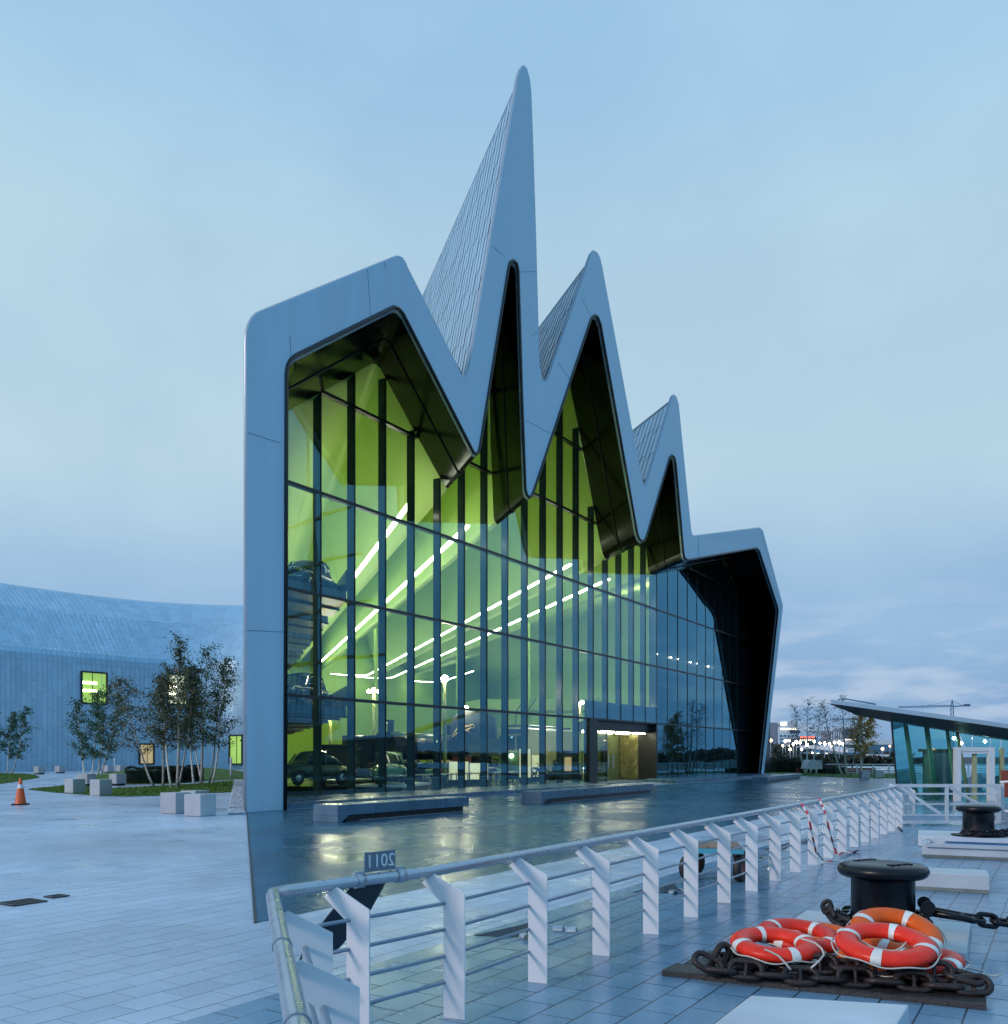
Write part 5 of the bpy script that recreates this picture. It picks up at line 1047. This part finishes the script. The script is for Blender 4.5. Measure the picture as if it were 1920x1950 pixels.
def crane(label, mast, zt_, jib0, jib1, y, w, top=True):
    t = thing('tower_crane', label, 'tower crane', P(mast, 1443, y), 'tower cranes on the skyline'); s = y / F
    m = MB(); x0 = P(mast, 0, y).x; z1 = P(mast, zt_, y).z; zj = P(mast, jib0[1], y).z; hw = w * s
    for sx in (-1, 1): m.beam((x0 + sx * hw, y, 0), (x0 + sx * hw, y, zj), .5 * s * 2, .5 * s * 2, up=(0, 1, 0))
    n_ = 26
    for k in range(n_):
        za, zb_ = zj * k / n_, zj * (k + 1) / n_; sg = 1 if k % 2 else -1; m.beam((x0 - sg * hw, y, za), (x0 + sg * hw, y, zb_), .7 * s, .7 * s, up=(0, 1, 0))
    if top: m.beam((x0 - hw, y, zj), (x0, y, z1), 1.2 * s, 1.2 * s, up=(0, 1, 0)); m.beam((x0 + hw, y, zj), (x0, y, z1), 1.2 * s, 1.2 * s, up=(0, 1, 0))
    m.build('mast', 'crane', t); j = MB(); a, b = P(*jib0, y), P(*jib1, y); hh = 2.4 * s
    for dz in (0, hh): j.beam(a + u_ * dz, b + u_ * dz, .9 * s, .9 * s)
    n_ = 34
    for k in range(n_): j.beam(a.lerp(b, k / n_) + u_ * (hh if k % 2 else 0), a.lerp(b, (k + 1) / n_) + u_ * (0 if k % 2 else hh), .5 * s, .5 * s)
    j.build('jib', 'crane', t)
    return t
t = crane('blue tower crane rising above the terminal roof with a long jib', 1813.6, 1333.5, (1711, 1348), (1813, 1345.5), 420, 2.6)
a = P(1813, 1345.5, 420); b = P(1846, 1343.5, 420); MB().beam(a, b, .4, .5).build('counter_jib', 'crane', t); MB().box(P(1842, 1343, 420), (2.6, 1, 1.0)).build('counterweight', 'city_dark', t)
for q in ((1755, 1346), (1835, 1344)): MB().beam(P(1813.6, 1334, 420), P(*q, 420), .12, .12).build('tie', 'crane', t)
crane('distant crane jib behind the twiggy birches', 1626, 1369, (1585, 1371.5), (1630, 1370.5), 480, 2.0, False)
# dark trees and bank on the far side (also what the glass front mirrors)
def treeline(label, pts, h, n, mat='leaf', name='tree_belt', sz=.9):
    c = []
    for a, b in zip(pts, pts[1:]):
        for _ in range(n):
            p = Vector(a).lerp(Vector(b), random.random()); lump = .55 + .45 * abs(math.sin(p.x * .11 + 1.3) * math.sin(p.y * .07 + p.x * .03)); z = random.random() ** .8 * h * lump
            c.append((p.x + random.gauss(0, 2.0), p.y + random.gauss(0, 2.0), z))
    v, f = leaf_quads(c, sz); o = mesh_obj(name, v, f, mat, None, 'stuff'); return o
treeline('', [(190, -110, 0), (205, 20, 0), (215, 120, 0), (230, 260, 0)], 4.5, 2600, 'hedge', sz=1.0)
treeline('', [tuple(P(1462, 1443, 210)), tuple(P(1500, 1443, 200))], 5.5, 900, 'hedge', sz=.6)
treeline('', [tuple(P(1455, 1446, 180)), tuple(P(1600, 1446, 170)), tuple(P(1730, 1446, 165))], 2.2, 1500, 'hedge', sz=.5)
treeline('', [tuple(P(1660, 1440, 260)), tuple(P(1720, 1440, 250))], 3.5, 500, 'hedge', sz=.6)
for k in range(16):
    y = -70 + k * 17 + (k * 29 % 11); x = 184 + .12 * y; h = 4 + (k * 7) % 5
    tt = thing('bank_lamp', 'orange street lamp on the opposite bank', 'street lamp', (x, y, 0), 'street lamps on the opposite bank'); MB().tube([(x, y, -2), (x, y, h)], .09, 5).build('post', 'city_grey', tt); MB().ball((x, y, h), .20, 8).build('lamp', 'lamp_orange' if k % 3 else 'lamp_white', tt)

# sailing ship moored beyond the right edge of the frame, mirrored in the museum glass
sd0, sd1 = Vector((27, 6, 0)), Vector((50, 60, 0)); sx = (sd1 - sd0).normalized(); sy = Vector((sx.y, -sx.x, 0)); SL = (sd1 - sd0).length
ship = thing('sailing_ship', 'dark hulled three masted sailing ship seen mirrored in the museum glass', 'ship', sd0 + u_ * -2.2)
secs = []
for k in range(15):
    u = k / 14; w = 4.6 * (1 - abs(2 * u - 1) ** 3.2) + .15; sh = 1.2 * (2 * u - 1) ** 2; c = sd0 + sx * SL * u
    secs.append([c + sy * w * 1.0 + u_ * (3.0 + sh), c + sy * w * .98 + u_ * .6, c + sy * w * .7 - u_ * 2.2, c - sy * w * .7 - u_ * 2.2, c - sy * w * .98 + u_ * .6, c - sy * w + u_ * (3.0 + sh)])
hull = MB().sweep(secs, True); hull.sweep([[s[0], s[5]] for s in secs]); hull.build('hull', 'city_dark', ship)
MB().box(sd0 + sx * SL * .2 + u_ * 4, (6, 4, 2), math.atan2(sx.y, sx.x)).build('deck_house', 'city_pale', ship)
MB().tube([sd1 - sx * 2 + u_ * 4, sd1 + sx * 9 + u_ * 7], [.35, .15], 8).build('bowsprit', 'deck_wood', ship)
for q, hm in ((.22, 30), (.5, 36), (.76, 34)):
    c = sd0 + sx * SL * q; mb = MB().tube([c + u_ * 2, c + u_ * hm], [.45, .12], 8); m_ = mb.build('mast', 'deck_wood', ship)
    for z, w in ((11, 11), (16, 9.5), (20.5, 8), (25, 6.5)):
        if z < hm - 3: MB().tube([c - sy * w + u_ * z, c + u_ * (z + .1), c + sy * w + u_ * z], [.12, .24, .12], 6).build('yard', 'deck_wood', ship)
    rg = MB()
    for s_ in (-1, 1):
        for o_ in (-2, -1, 0, 1): rg.tube([c + sy * s_ * 4.2 + sx * o_ * .9 + u_ * 3, c + u_ * (hm * .72)], .03, 3, caps=False)
        rg.tube([c + sx * s_ * 8 + u_ * 4, c + u_ * (hm * .9)], .03, 3, caps=False)
    rg.build('rigging', 'black_steel', ship)
# ------------------------------------------------------------------ exhibits inside the hall
def super_ring(y, hw, z0, z1, n=14, e=2.6, cx=0):
    r = []
    for k in range(n):
        a = 2 * math.pi * k / n; c, s = math.cos(a), math.sin(a)
        r.append(Vector((cx + hw * abs(c) ** (2 / e) * (1 if c > 0 else -1), y, (z0 + z1) / 2 + (z1 - z0) / 2 * abs(s) ** (2 / e) * (1 if s > 0 else -1))))
    return r
def vintage_car(label, loc, ang, paint, plate=None, roof=None, z=0.0, boxy=False, group='vintage cars inside the museum'):
    """front faces local -Y"""
    loc = Vector((loc[0], loc[1], z)); t = thing('vintage_car', label, 'car', loc, group); rot = Matrix.Rotation(ang, 3, 'Z')
    def bld_(m, nm, mat, par=t): m.v = [tuple(loc + rot @ Vector(p)) for p in m.v]; return m.build(nm, mat, par)
    secs = [(-2.15, .30, .45, .62), (-2.05, .52, .36, .84), (-1.5, .62, .32, .98), (-.75, .78, .30, 1.02), (.2, .82, .30, 1.0), (1.2, .80, .32, .98), (1.8, .66, .38, .86), (2.1, .35, .48, .66)]
    m = MB().sweep([super_ring(*s) for s in secs], True, True); m.add(super_ring(*secs[0]), [tuple(range(14))]); m.add(super_ring(*secs[-1]), [tuple(range(13, -1, -1))]); body = bld_(m, 'body', paint)
    cab = [(-.80, .56, .95, 1.02), (-.45, .62, .95, 1.42), (-.1, .64, .95, 1.55), (.5, .64, .95, 1.57), (1.0, .60, .95, 1.42), (1.55, .50, .90, 1.0)]
    bld_(MB().sweep([super_ring(*s) for s in cab], True, True), 'window', 'car_glass')
    rf_ = [[Vector((x, y, zz + .015 - .05 * (x / .6) ** 2)) for x in np.linspace(-hw, hw, 7)] for y, hw, zz in ((-.42, .56, 1.42), (-.1, .60, 1.56), (.5, .60, 1.58), (1.0, .56, 1.44), (1.5, .45, 1.08))]
    bld_(MB().sweep(rf_, True), 'roof', roof or paint)
    for sx in (-1, 1):
        bld_(MB().beam((sx * .55, -.45, 1.42), (sx * .60, -.82, 1.0), .06, .06), 'pillar', paint); bld_(MB().beam((sx * .62, .3, 1.5), (sx * .72, .3, .98), .06, .05, up=(0, 1, 0)), 'pillar', paint)
        for y in (-1.35, 1.25):
            fd = []
            for k in range(9): a = math.pi * k / 8; fd.append([Vector((sx * x, y - .50 * math.cos(a), .34 + .42 * math.sin(a) * s_)) for x, s_ in ((.60, .9), (.70, 1.0), (.80, .97), (.86, .8))])
            bld_(MB().sweep(fd, True), 'fender', paint)
            w = MB().lathe([(.001, -.09), (.2, -.10), (.31, -.09), (.335, -.05), (.335, .05), (.31, .09), (.2, .10), (.001, .09)], (sx * .72, y, .335), 18, 'X'); wh = bld_(w, 'wheel', 'rubber')
            bld_(MB().lathe([(.001, -.115), (.12, -.11), (.17, -.10), (.17, .10), (.12, .11), (.001, .115)], (sx * .72, y, .335), 12, 'X'), 'hubcap', 'chrome', wh)
        bld_(MB().ball((sx * .58, -1.98, .70), .125, 12, (1, .8, 1)), 'headlight', 'chrome')
    bld_(MB().tube([(-.78, -2.1, .42), (-.5, -2.26, .42), (.5, -2.26, .42), (.78, -2.1, .42)], .045, 8), 'bumper', 'chrome')
    gr = MB()
    for k in range(7): gr.beam((-.24 + k * .08, -2.12 - .02, .50), (-.20 + k * .066, -2.04, .84), .025, .04, up=(0, 1, 0))
    bld_(gr, 'grille', 'chrome')
    if plate: pm = loc + rot @ Vector((0, -2.30, .60)); text_obj('number_plate', plate, .24, .006, 'plate_white', t, frame(pm, rot @ Vector((1, 0, 0)), (0, 0, 1), rot @ Vector((0, -1, 0))))
    return t
FACE = math.atan2(.84, .54) - math.pi / 2        # fronts turned to the glazing
fa = R(-32)
# raised shelves along the left wall with parked cars
EA = math.atan2(E.y, E.x)
for row, (z, mm) in enumerate(((9.0, 0), (3.9, 1))):
    for k in range(5):
        tt = 3.2 + k * 7.0; s = INN[0][0] + 2.2 - (.4 if row else 0); c = W(s, TG + tt + 1.0, z); ord_ = ('nearest', 'second', 'third', 'fourth', 'farthest')[k]
        sh = thing('car_shelf', f'{ord_} {"lower" if row else "upper"} car shelf along the left wall inside the museum', 'shelf', c, 'car shelves on the left wall')
        a, b = W(INN[0][0] + .1, TG + tt - 1.6, z), W(INN[0][0] + .1, TG + tt + 3.6, z); wd = U * 4.1
        MB().corners([a - u_ * .35, a + wd - u_ * .35, b + wd - u_ * .35, b - u_ * .35, a, a + wd, b + wd, b]).build('deck', 'shelf', sh)
        MB().beam(a + wd + u_ * .5, b + wd + u_ * .5, .06, .9).build('edge_panel', 'shelf', sh)
        for q in (a, a + (b - a) * .5): MB().beam(q - u_ * .40, q + wd - u_ * .40, .12, .10).build('bearer', 'black_steel', sh)
        pc_ = ('car_black', 'car_blue', 'car_olive', 'car_red', 'car_cream')[(k + row * 0) % 5]
        vintage_car(('black vintage car with white number plate letters on the nearest lower shelf' if row and k == 0 else f'vintage car on the {ord_} {"lower" if row else "upper"} shelf of the left wall'), W(s, TG + tt + 1.0, 0).xy, R(-14), 'car_blue' if (row == 0 and k == 0) else pc_, 'KDF 285' if row and k == 0 else None, z=z)
def hall_pt(px, Y): return Vector(((px - CX) / F * Y, Y, .06))
# floor exhibits
def platform(c, sx, sy, h, mat, label, rz=0.0):
    c = Vector(c); t = thing('display_platform', label, 'platform', c, 'display platforms inside the museum')
    MB().box(c + u_ * (h - .06), (sx, sy, .12), rz).build('top', mat, t, bevel=.01); MB().box(c + u_ * (h - .12) / 2, (sx - .3, sy - .3, h - .12), rz).build('base', 'black_steel', t); return t
p_ = hall_pt(592, 42); platform(p_, 3.4, 4.6, .38, 'car_black', 'dark turntable platform under the dismantled car by the left glass', R(-20)); vintage_car('dark vintage car with round fenders behind the leftmost glass panes', p_.xy, R(-38), 'car_olive', None, z=.44)
p_ = hall_pt(652, 45); platform(p_ + Vector((.2, .2, 0)), 1.6, 3.4, .55, 'plinth_pale', 'pale green sloping platform between two vintage cars', R(-35))
p_ = hall_pt(742, 44.5); platform(p_, 3.0, 5.0, .36, 'steel_white', 'white platform under the pale green car', R(-10)); vintage_car('pale green vintage saloon facing the glass on a white platform', p_.xy, R(12), 'car_green', None, z=.42)
def machine(c, label):      # black steam engine seen end on
    t = thing('steam_locomotive', label, 'locomotive', c, None); c = Vector(c); ax = Vector((.55, .83, 0)).normalized(); sd = Vector((ax.y, -ax.x, 0)); n_ = 20
    def cyl(r, a, b, z, nm, mat='car_black', off=0): MB().sweep([[c + ax * t_ + sd * (off + r_ * math.cos(2 * math.pi * k / n_)) + u_ * (z + r_ * math.sin(2 * math.pi * k / n_)) for k in range(n_)] for t_, r_ in ((a, .01), (a, r), (b, r), (b, .01))], False, True).build(nm, mat, t)
    cyl(.85, -3, 4, 2.3, 'boiler'); cyl(.95, -3.4, -2.4, 2.3, 'smokebox'); cyl(.2, -3.5, -3.38, 2.3, 'door_boss', 'chrome')
    MB().lathe([(.22, 3.1), (.2, 3.6), (.28, 3.9), (.001, 3.9)], c - ax * 2.8, 14).build('chimney', 'car_black', t)
    q = c + ax * 5.2; MB().box(q + u_ * 2.4, (2.4, 2.2, 2.9), math.atan2(sd.y, sd.x)).build('cab', 'car_black', t, bevel=.06)
    MB().box(c + ax * .8 + u_ * 1.15, (2.3, 9.4, .25), math.atan2(sd.y, sd.x)).build('running_board', 'car_black', t)
    for k in range(4):
        for s_ in (-1, 1): cyl_c = -2.4 + k * 1.9; cc = c + ax * cyl_c + sd * s_ * .8 + u_ * .68; MB().sweep([[cc + sd * h_ + (ax * math.cos(2 * math.pi * j / 16) + u_ * math.sin(2 * math.pi * j / 16)) * r_ for j in range(16)] for h_, r_ in ((-.08, .05), (-.08, .62), (.08, .62), (.08, .05))], False, True).build('wheel', 'car_black', t)
    for s_ in (-1, 1): cyl(.16, -3.75, -3.4, 1.15, 'buffer', 'chrome', s_ * .75)
    MB().box(c - ax * 3.5 + u_ * 1.15, (2.3, .12, .4), math.atan2(sd.y, sd.x)).build('buffer_beam', 'brick_red', t)
machine(hall_pt(800, 56), 'black steam locomotive standing behind the pale green car')
def truck(c, label):
    c = Vector(c); rz = R(-20); t = thing('exhibit_lorry', label, 'lorry', c, None)
    def b_(o, d, nm, mat): MB().box(c + Matrix.Rotation(rz, 3, 'Z') @ Vector(o), d, rz).build(nm, mat, t, bevel=.05)
    b_((0, 0, 1.5), (2.3, 2.0, 1.5), 'cab', 'car_olive'); b_((0, 3.2, 1.9), (2.5, 4.4, 2.4), 'box_body', 'car_black'); b_((0, -1.3, 1.1), (1.3, 1.2, .8), 'bonnet', 'car_olive'); b_((0, -.99, 1.95), (1.9, .06, .55), 'windscreen', 'car_glass'); b_((0, -2.0, .8), (2.2, .15, .2), 'bumper', 'chrome')
    for x, y in ((-1, -1.1), (1, -1.1), (-1, 3.4), (1, 3.4)): MB().lathe([(.01, -.12), (.44, -.12), (.44, .12), (.01, .12)], c + Matrix.Rotation(rz, 3, 'Z') @ Vector((x, y, .44)), 16, 'X', False).build('wheel', 'rubber', t)
truck(hall_pt(668, 58), 'olive lorry standing behind the left platforms inside the museum')
def tram(c, label):
    c = Vector(c); t = thing('tram_car', label, 'tram', c); rz = R(-28); Q = Matrix.Rotation(rz, 3, 'Z')
    def b_(o, d, nm, mat, bv=.05): MB().box(c + Q @ Vector(o), d, rz).build(nm, mat, t, bevel=bv)
    b_((0, 4, 2.1), (2.3, 8, 3.3), 'body', 'car_cream', .15); b_((0, -.02, 1.35), (2.0, .08, 1.2), 'dash_panel', 'car_green', .02); b_((0, 4, 3.82), (2.1, 7.6, .18), 'roof', 'car_olive'); b_((0, 4, .35), (2.0, 7.5, .5), 'underframe', 'car_black')
    for x in (-.68, 0, .68): b_((x, -.03, 2.65), (.55, .07, 1.0), 'window', 'car_glass', .03)
    b_((0, -.02, 3.45), (1.4, .08, .32), 'destination_board', 'city_dark', .02)
    MB().ball(c + Q @ Vector((0, -.08, 1.75)), .14, 10).build('headlight', 'lamp_white', t)
    for y in (1.5, 3.2): MB().tube([c + Q @ Vector((-.5, y, 3.9)), c + Q @ Vector((-.8, y + .8, 5.0)), c + Q @ Vector((.3, y, 5.9))], .03, 5).build('pantograph_arm', 'black_steel', t)
tram(hall_pt(975, 62), 'cream and green tram facing the glass near the entrance')
# dark hoarding with a leaping dog outline
t = thing('dog_hoarding', 'dark rounded hoarding with a pale leaping dog outline inside the museum', 'hoarding', hall_pt(900, 58)); y = 58
hp = [(858, 1432), (858, 1382), (862, 1366), (872, 1355), (888, 1350), (906, 1353), (920, 1362), (934, 1361), (943, 1368), (945, 1405), (945, 1432)]
MB().plate([P(*q, y) for q in hp], Vector((.1, .5, 0))).build('panel', 'sign_dark', t)
dog = [(860, 1404), (868, 1392), (874, 1382), (884, 1384), (893, 1382), (900, 1379.5), (904, 1383), (903, 1386), (897, 1386), (890, 1389), (895, 1394), (892, 1398), (893, 1394), (886, 1390), (876, 1391), (869, 1397), (863, 1403)]
dg = [P(*q, y - .12) for q in dog]; MB().tube(dg + [dg[0]], .055, 5).build('dog_outline', 'sign_pale', t)
t = thing('notice_board', 'dark lettered stall front below the leaping dog hoarding', 'notice board', hall_pt(915, 57)); MB().plate([P(892, 1406, 57), P(956, 1406, 57), P(956, 1440, 57), P(892, 1440, 57)], Vector((0, .2, 0))).build('panel', 'car_olive', t)
text_obj('lettering', 'FREE', .45, .01, 'black_steel', t, frame(P(908, 1414, 56.94), (1, 0, 0), (0, 0, 1), (0, -1, 0))); text_obj('lettering', 'TO GO', .45, .01, 'black_steel', t, frame(P(940, 1420, 56.94), (1, 0, 0), (0, 0, 1), (0, -1, 0)))
# showcases and tables near the glass
for k, (px, Y, w, h, lab) in enumerate(((1018, 60, 1.1, 1.5, 'bright showcase with a motorcycle right of the tram'), (1000, 58, .8, 1.9, 'narrow bright showcase beside the tram'), (874, 52, 1.2, 1.1, 'pale lit display case left under the leaping dog'), (905, 53, 1.6, 1.0, 'wide lit display case under the lettered stall front'))):
    c = hall_pt(px, Y); t = thing('showcase', lab, 'showcase', c, 'lit showcases inside the museum'); MB().box(c + Vector((0, .3, h / 2 + .3)), (w, .08, h)).build('back_panel', 'window_pale', t); MB().box(c + u_ * .17, (w, .7, .34)).build('base', 'black_steel', t)
    for x in (-w / 2, w / 2): MB().box(c + Vector((x, 0, h / 2 + .3)), (.05, .65, h)).build('frame', 'black_steel', t)
    if k == 0:
        for x in (-.3, .32): MB().tube([c + Vector((x + .22 * math.cos(a), -.1, .62 + .22 * math.sin(a))) for a in np.linspace(0, 2 * math.pi, 14)[:-1]], .035, 6, closed=True).build('cycle_wheel', 'rubber', t)
        MB().tube([c + Vector((-.3, -.1, .62)), c + Vector((-.1, -.1, .95)), c + Vector((.2, -.1, .95)), c + Vector((.32, -.1, .62)), c + Vector((0, -.1, .6)), c + Vector((-.3, -.1, .62))], .04, 6).tube([c + Vector((.2, -.1, .95)), c + Vector((.28, -.1, 1.2)), c + Vector((.1, -.1, 1.25))], .025, 6).build('cycle_frame', 'car_black', t)
for k, (px, Y) in enumerate(((820, 47), (846, 48.5), (872, 50), (902, 51.5), (935, 53.5), (965, 55.5))):
    c = hall_pt(px, Y); t = thing('display_table', 'display table inside the glass ' + ('right of the pale green car', 'below the brightest lamp standard', 'by the pale lit display case', 'in front of the wide lit display case', 'left of the cream tram', 'nearest the tram and bright showcases')[k], 'table', c, 'display tables along the glass'); MB().box(c + u_ * .74, (1.5, .8, .06), R(-30)).build('table_top', 'steel_white', t)
    for x, y in ((-.6, -.3), (.6, -.3), (-.6, .3), (.6, .3)): MB().box(c + Matrix.Rotation(R(-30), 3, 'Z') @ Vector((x, y, .36)), (.05, .05, .72)).build('leg', 'black_steel', t)
# lit lamp standards in the hall
for k, (px, py, Y, n_, lab) in enumerate(((629, 1356, 58, 3, 'triple lamp standard near the left shelves inside the hall'), (712, 1317, 62, 3, 'tall lamp standard rising above the pale green car'), (847, 1297, 50, 1, 'brightest single lamp standard in the middle of the hall'), (883, 1352, 57, 2, 'lamp standard at the top of the leaping dog hoarding'), (1104, 1341, 62, 2, 'twin lamp standard left of the entrance doors'))):
    c = hall_pt(px, Y); top = P(px, py, Y); t = thing('lamp_standard', lab, 'lamp', c, 'lit lamp standards inside the museum')
    MB().tube([c, top], [.13, .09], 8).build('post', 'plinth_pale', t); MB().tube([c, c + u_ * .6], .18, 8).build('foot', 'black_steel', t)
    for j in range(n_):
        q = top + Vector(((j - (n_ - 1) / 2) * .34, 0, .12 if j == n_ // 2 else 0)); MB().ball(q, .14 if n_ > 1 else .20, 10).build('lamp', 'hall_lamp', t)
        if n_ > 1: MB().tube([top - u_ * .2, q], .03, 5).build('arm', 'black_steel', t)
# columns and mezzanine inside
MB().corners([W(s, t, z) for z in (5.6, 6.6) for s, t in ((26, TG + 22), (38, TG + 10), (38.6, TG + 14), (26, TG + 26))]).build('mezzanine', 'green_ceiling', museum)
for s, t_ in ((8, 28), (16, 34), (24, 24), (31, 17)): MB().tube([W(s, TG + t_, .06), W(s, TG + t_, 13)], .18, 10).build('hall_column', 'green_wall', museum)
t = tag(MB().lathe([(.001, 0), (.04, 0), (.04, .18), (.016, .24), (.016, .28), (.001, .28)], G(1130.5, 1491), 12).build('bottle', 'steel_white', None, loc=G(1130.5, 1491)), 'white bottle left standing by the black door jamb', 'bottle')

# more exhibits crowding the hall floor
for k, (px, Y, ang, pt, lab) in enumerate(((700, 60, 40, 'car_red', 'dark red vintage car behind the pale green saloon'), (770, 68, -60, 'car_black', 'black vintage car parked in the middle of the hall floor'), (835, 62, 20, 'car_cream', 'cream vintage car half hidden by the middle lamp standard'), (628, 66, -70, 'car_blue', 'dark blue vintage car beside the lorry at the left of the hall'), (1060, 66, 30, 'car_black', 'black vintage car standing left of the entrance vestibule'), (925, 70, -40, 'car_olive', 'olive vintage car behind the lettered stall front'))):
    p_ = hall_pt(px, Y); vintage_car(lab, p_.xy, R(ang), pt, None, z=.07)
for k, (px, Y, w, h, mt, lab) in enumerate(((640, 54, 2.2, 2.3, 'car_black', 'dark display cabinet behind the pale sloping platform'), (720, 57, 3.0, 2.6, 'sign_dark', 'wide dark display cabinet behind the pale green saloon'), (862, 60, 1.6, 3.0, 'plinth_pale', 'tall pale green display pillar left of the leaping dog hoarding'), (1045, 70, 3.4, 2.4, 'car_olive', 'olive display cabinet right of the cream tram'), (1090, 64, 1.4, 2.0, 'sign_dark', 'narrow dark cabinet by the twin lamp standard'), (880, 55, .9, 1.7, 'brick_red', 'red telephone cabinet under the leaping dog'))):
    c = hall_pt(px, Y); t = thing('display_cabinet', lab, 'cabinet', c, 'display cabinets inside the museum')
    MB().box(c + u_ * (h / 2), (w, .9, h), R(-20)).build('body', mt, t, bevel=.04); MB().box(c + u_ * (h + .06), (w + .12, 1.0, .12), R(-20)).build('top', 'black_steel', t)
    for q in (-.25, .25): MB().box(c + Vector((q * w, -.47 - q * w * -.34, h * .58)), (w * .36, .04, h * .5), R(-20)).build('pane', 'car_glass' if k % 2 else 'window_warm', t)
for k, (px, Y) in enumerate(((812, 53), (838, 54), (948, 56), (668, 49), (1032, 60))):
    c = hall_pt(px, Y); lab = 'motorcycle ' + ('below the locomotive boiler', 'beside the middle lamp standard', 'left of the cream tram', 'on the floor by the pale sloping platform', 'right of the bright showcase')[k]
    t = thing('motorcycle', lab, 'motorcycle', c, 'motorcycles inside the museum')
    for x in (-.7, .7): MB().tube([c + Vector((x + .3 * math.cos(a), .1 * x, .33 + .3 * math.sin(a))) for a in np.linspace(0, 2 * math.pi, 15)[:-1]], .05, 6, closed=True).build('wheel', 'rubber', t)
    MB().tube([c + Vector((-.7, -.07, .33)), c + Vector((-.3, 0, .75)), c + Vector((.35, 0, .85)), c + Vector((.7, .07, .33))], .05, 6).tube([c + Vector((.35, 0, .85)), c + Vector((.45, -.25, 1.1))], .03, 5).build('frame', 'black_steel', t)
    MB().ball(c + Vector((.1, 0, .82)), .2, 10, (1.5, .7, .7)).build('tank', 'car_red' if k % 2 else 'car_green', t); MB().box(c + Vector((-.3, 0, .86)), (.5, .22, .1)).build('saddle', 'rubber', t); MB().box(c + Vector((0, 0, .42)), (.45, .28, .35)).build('engine', 'chrome', t)
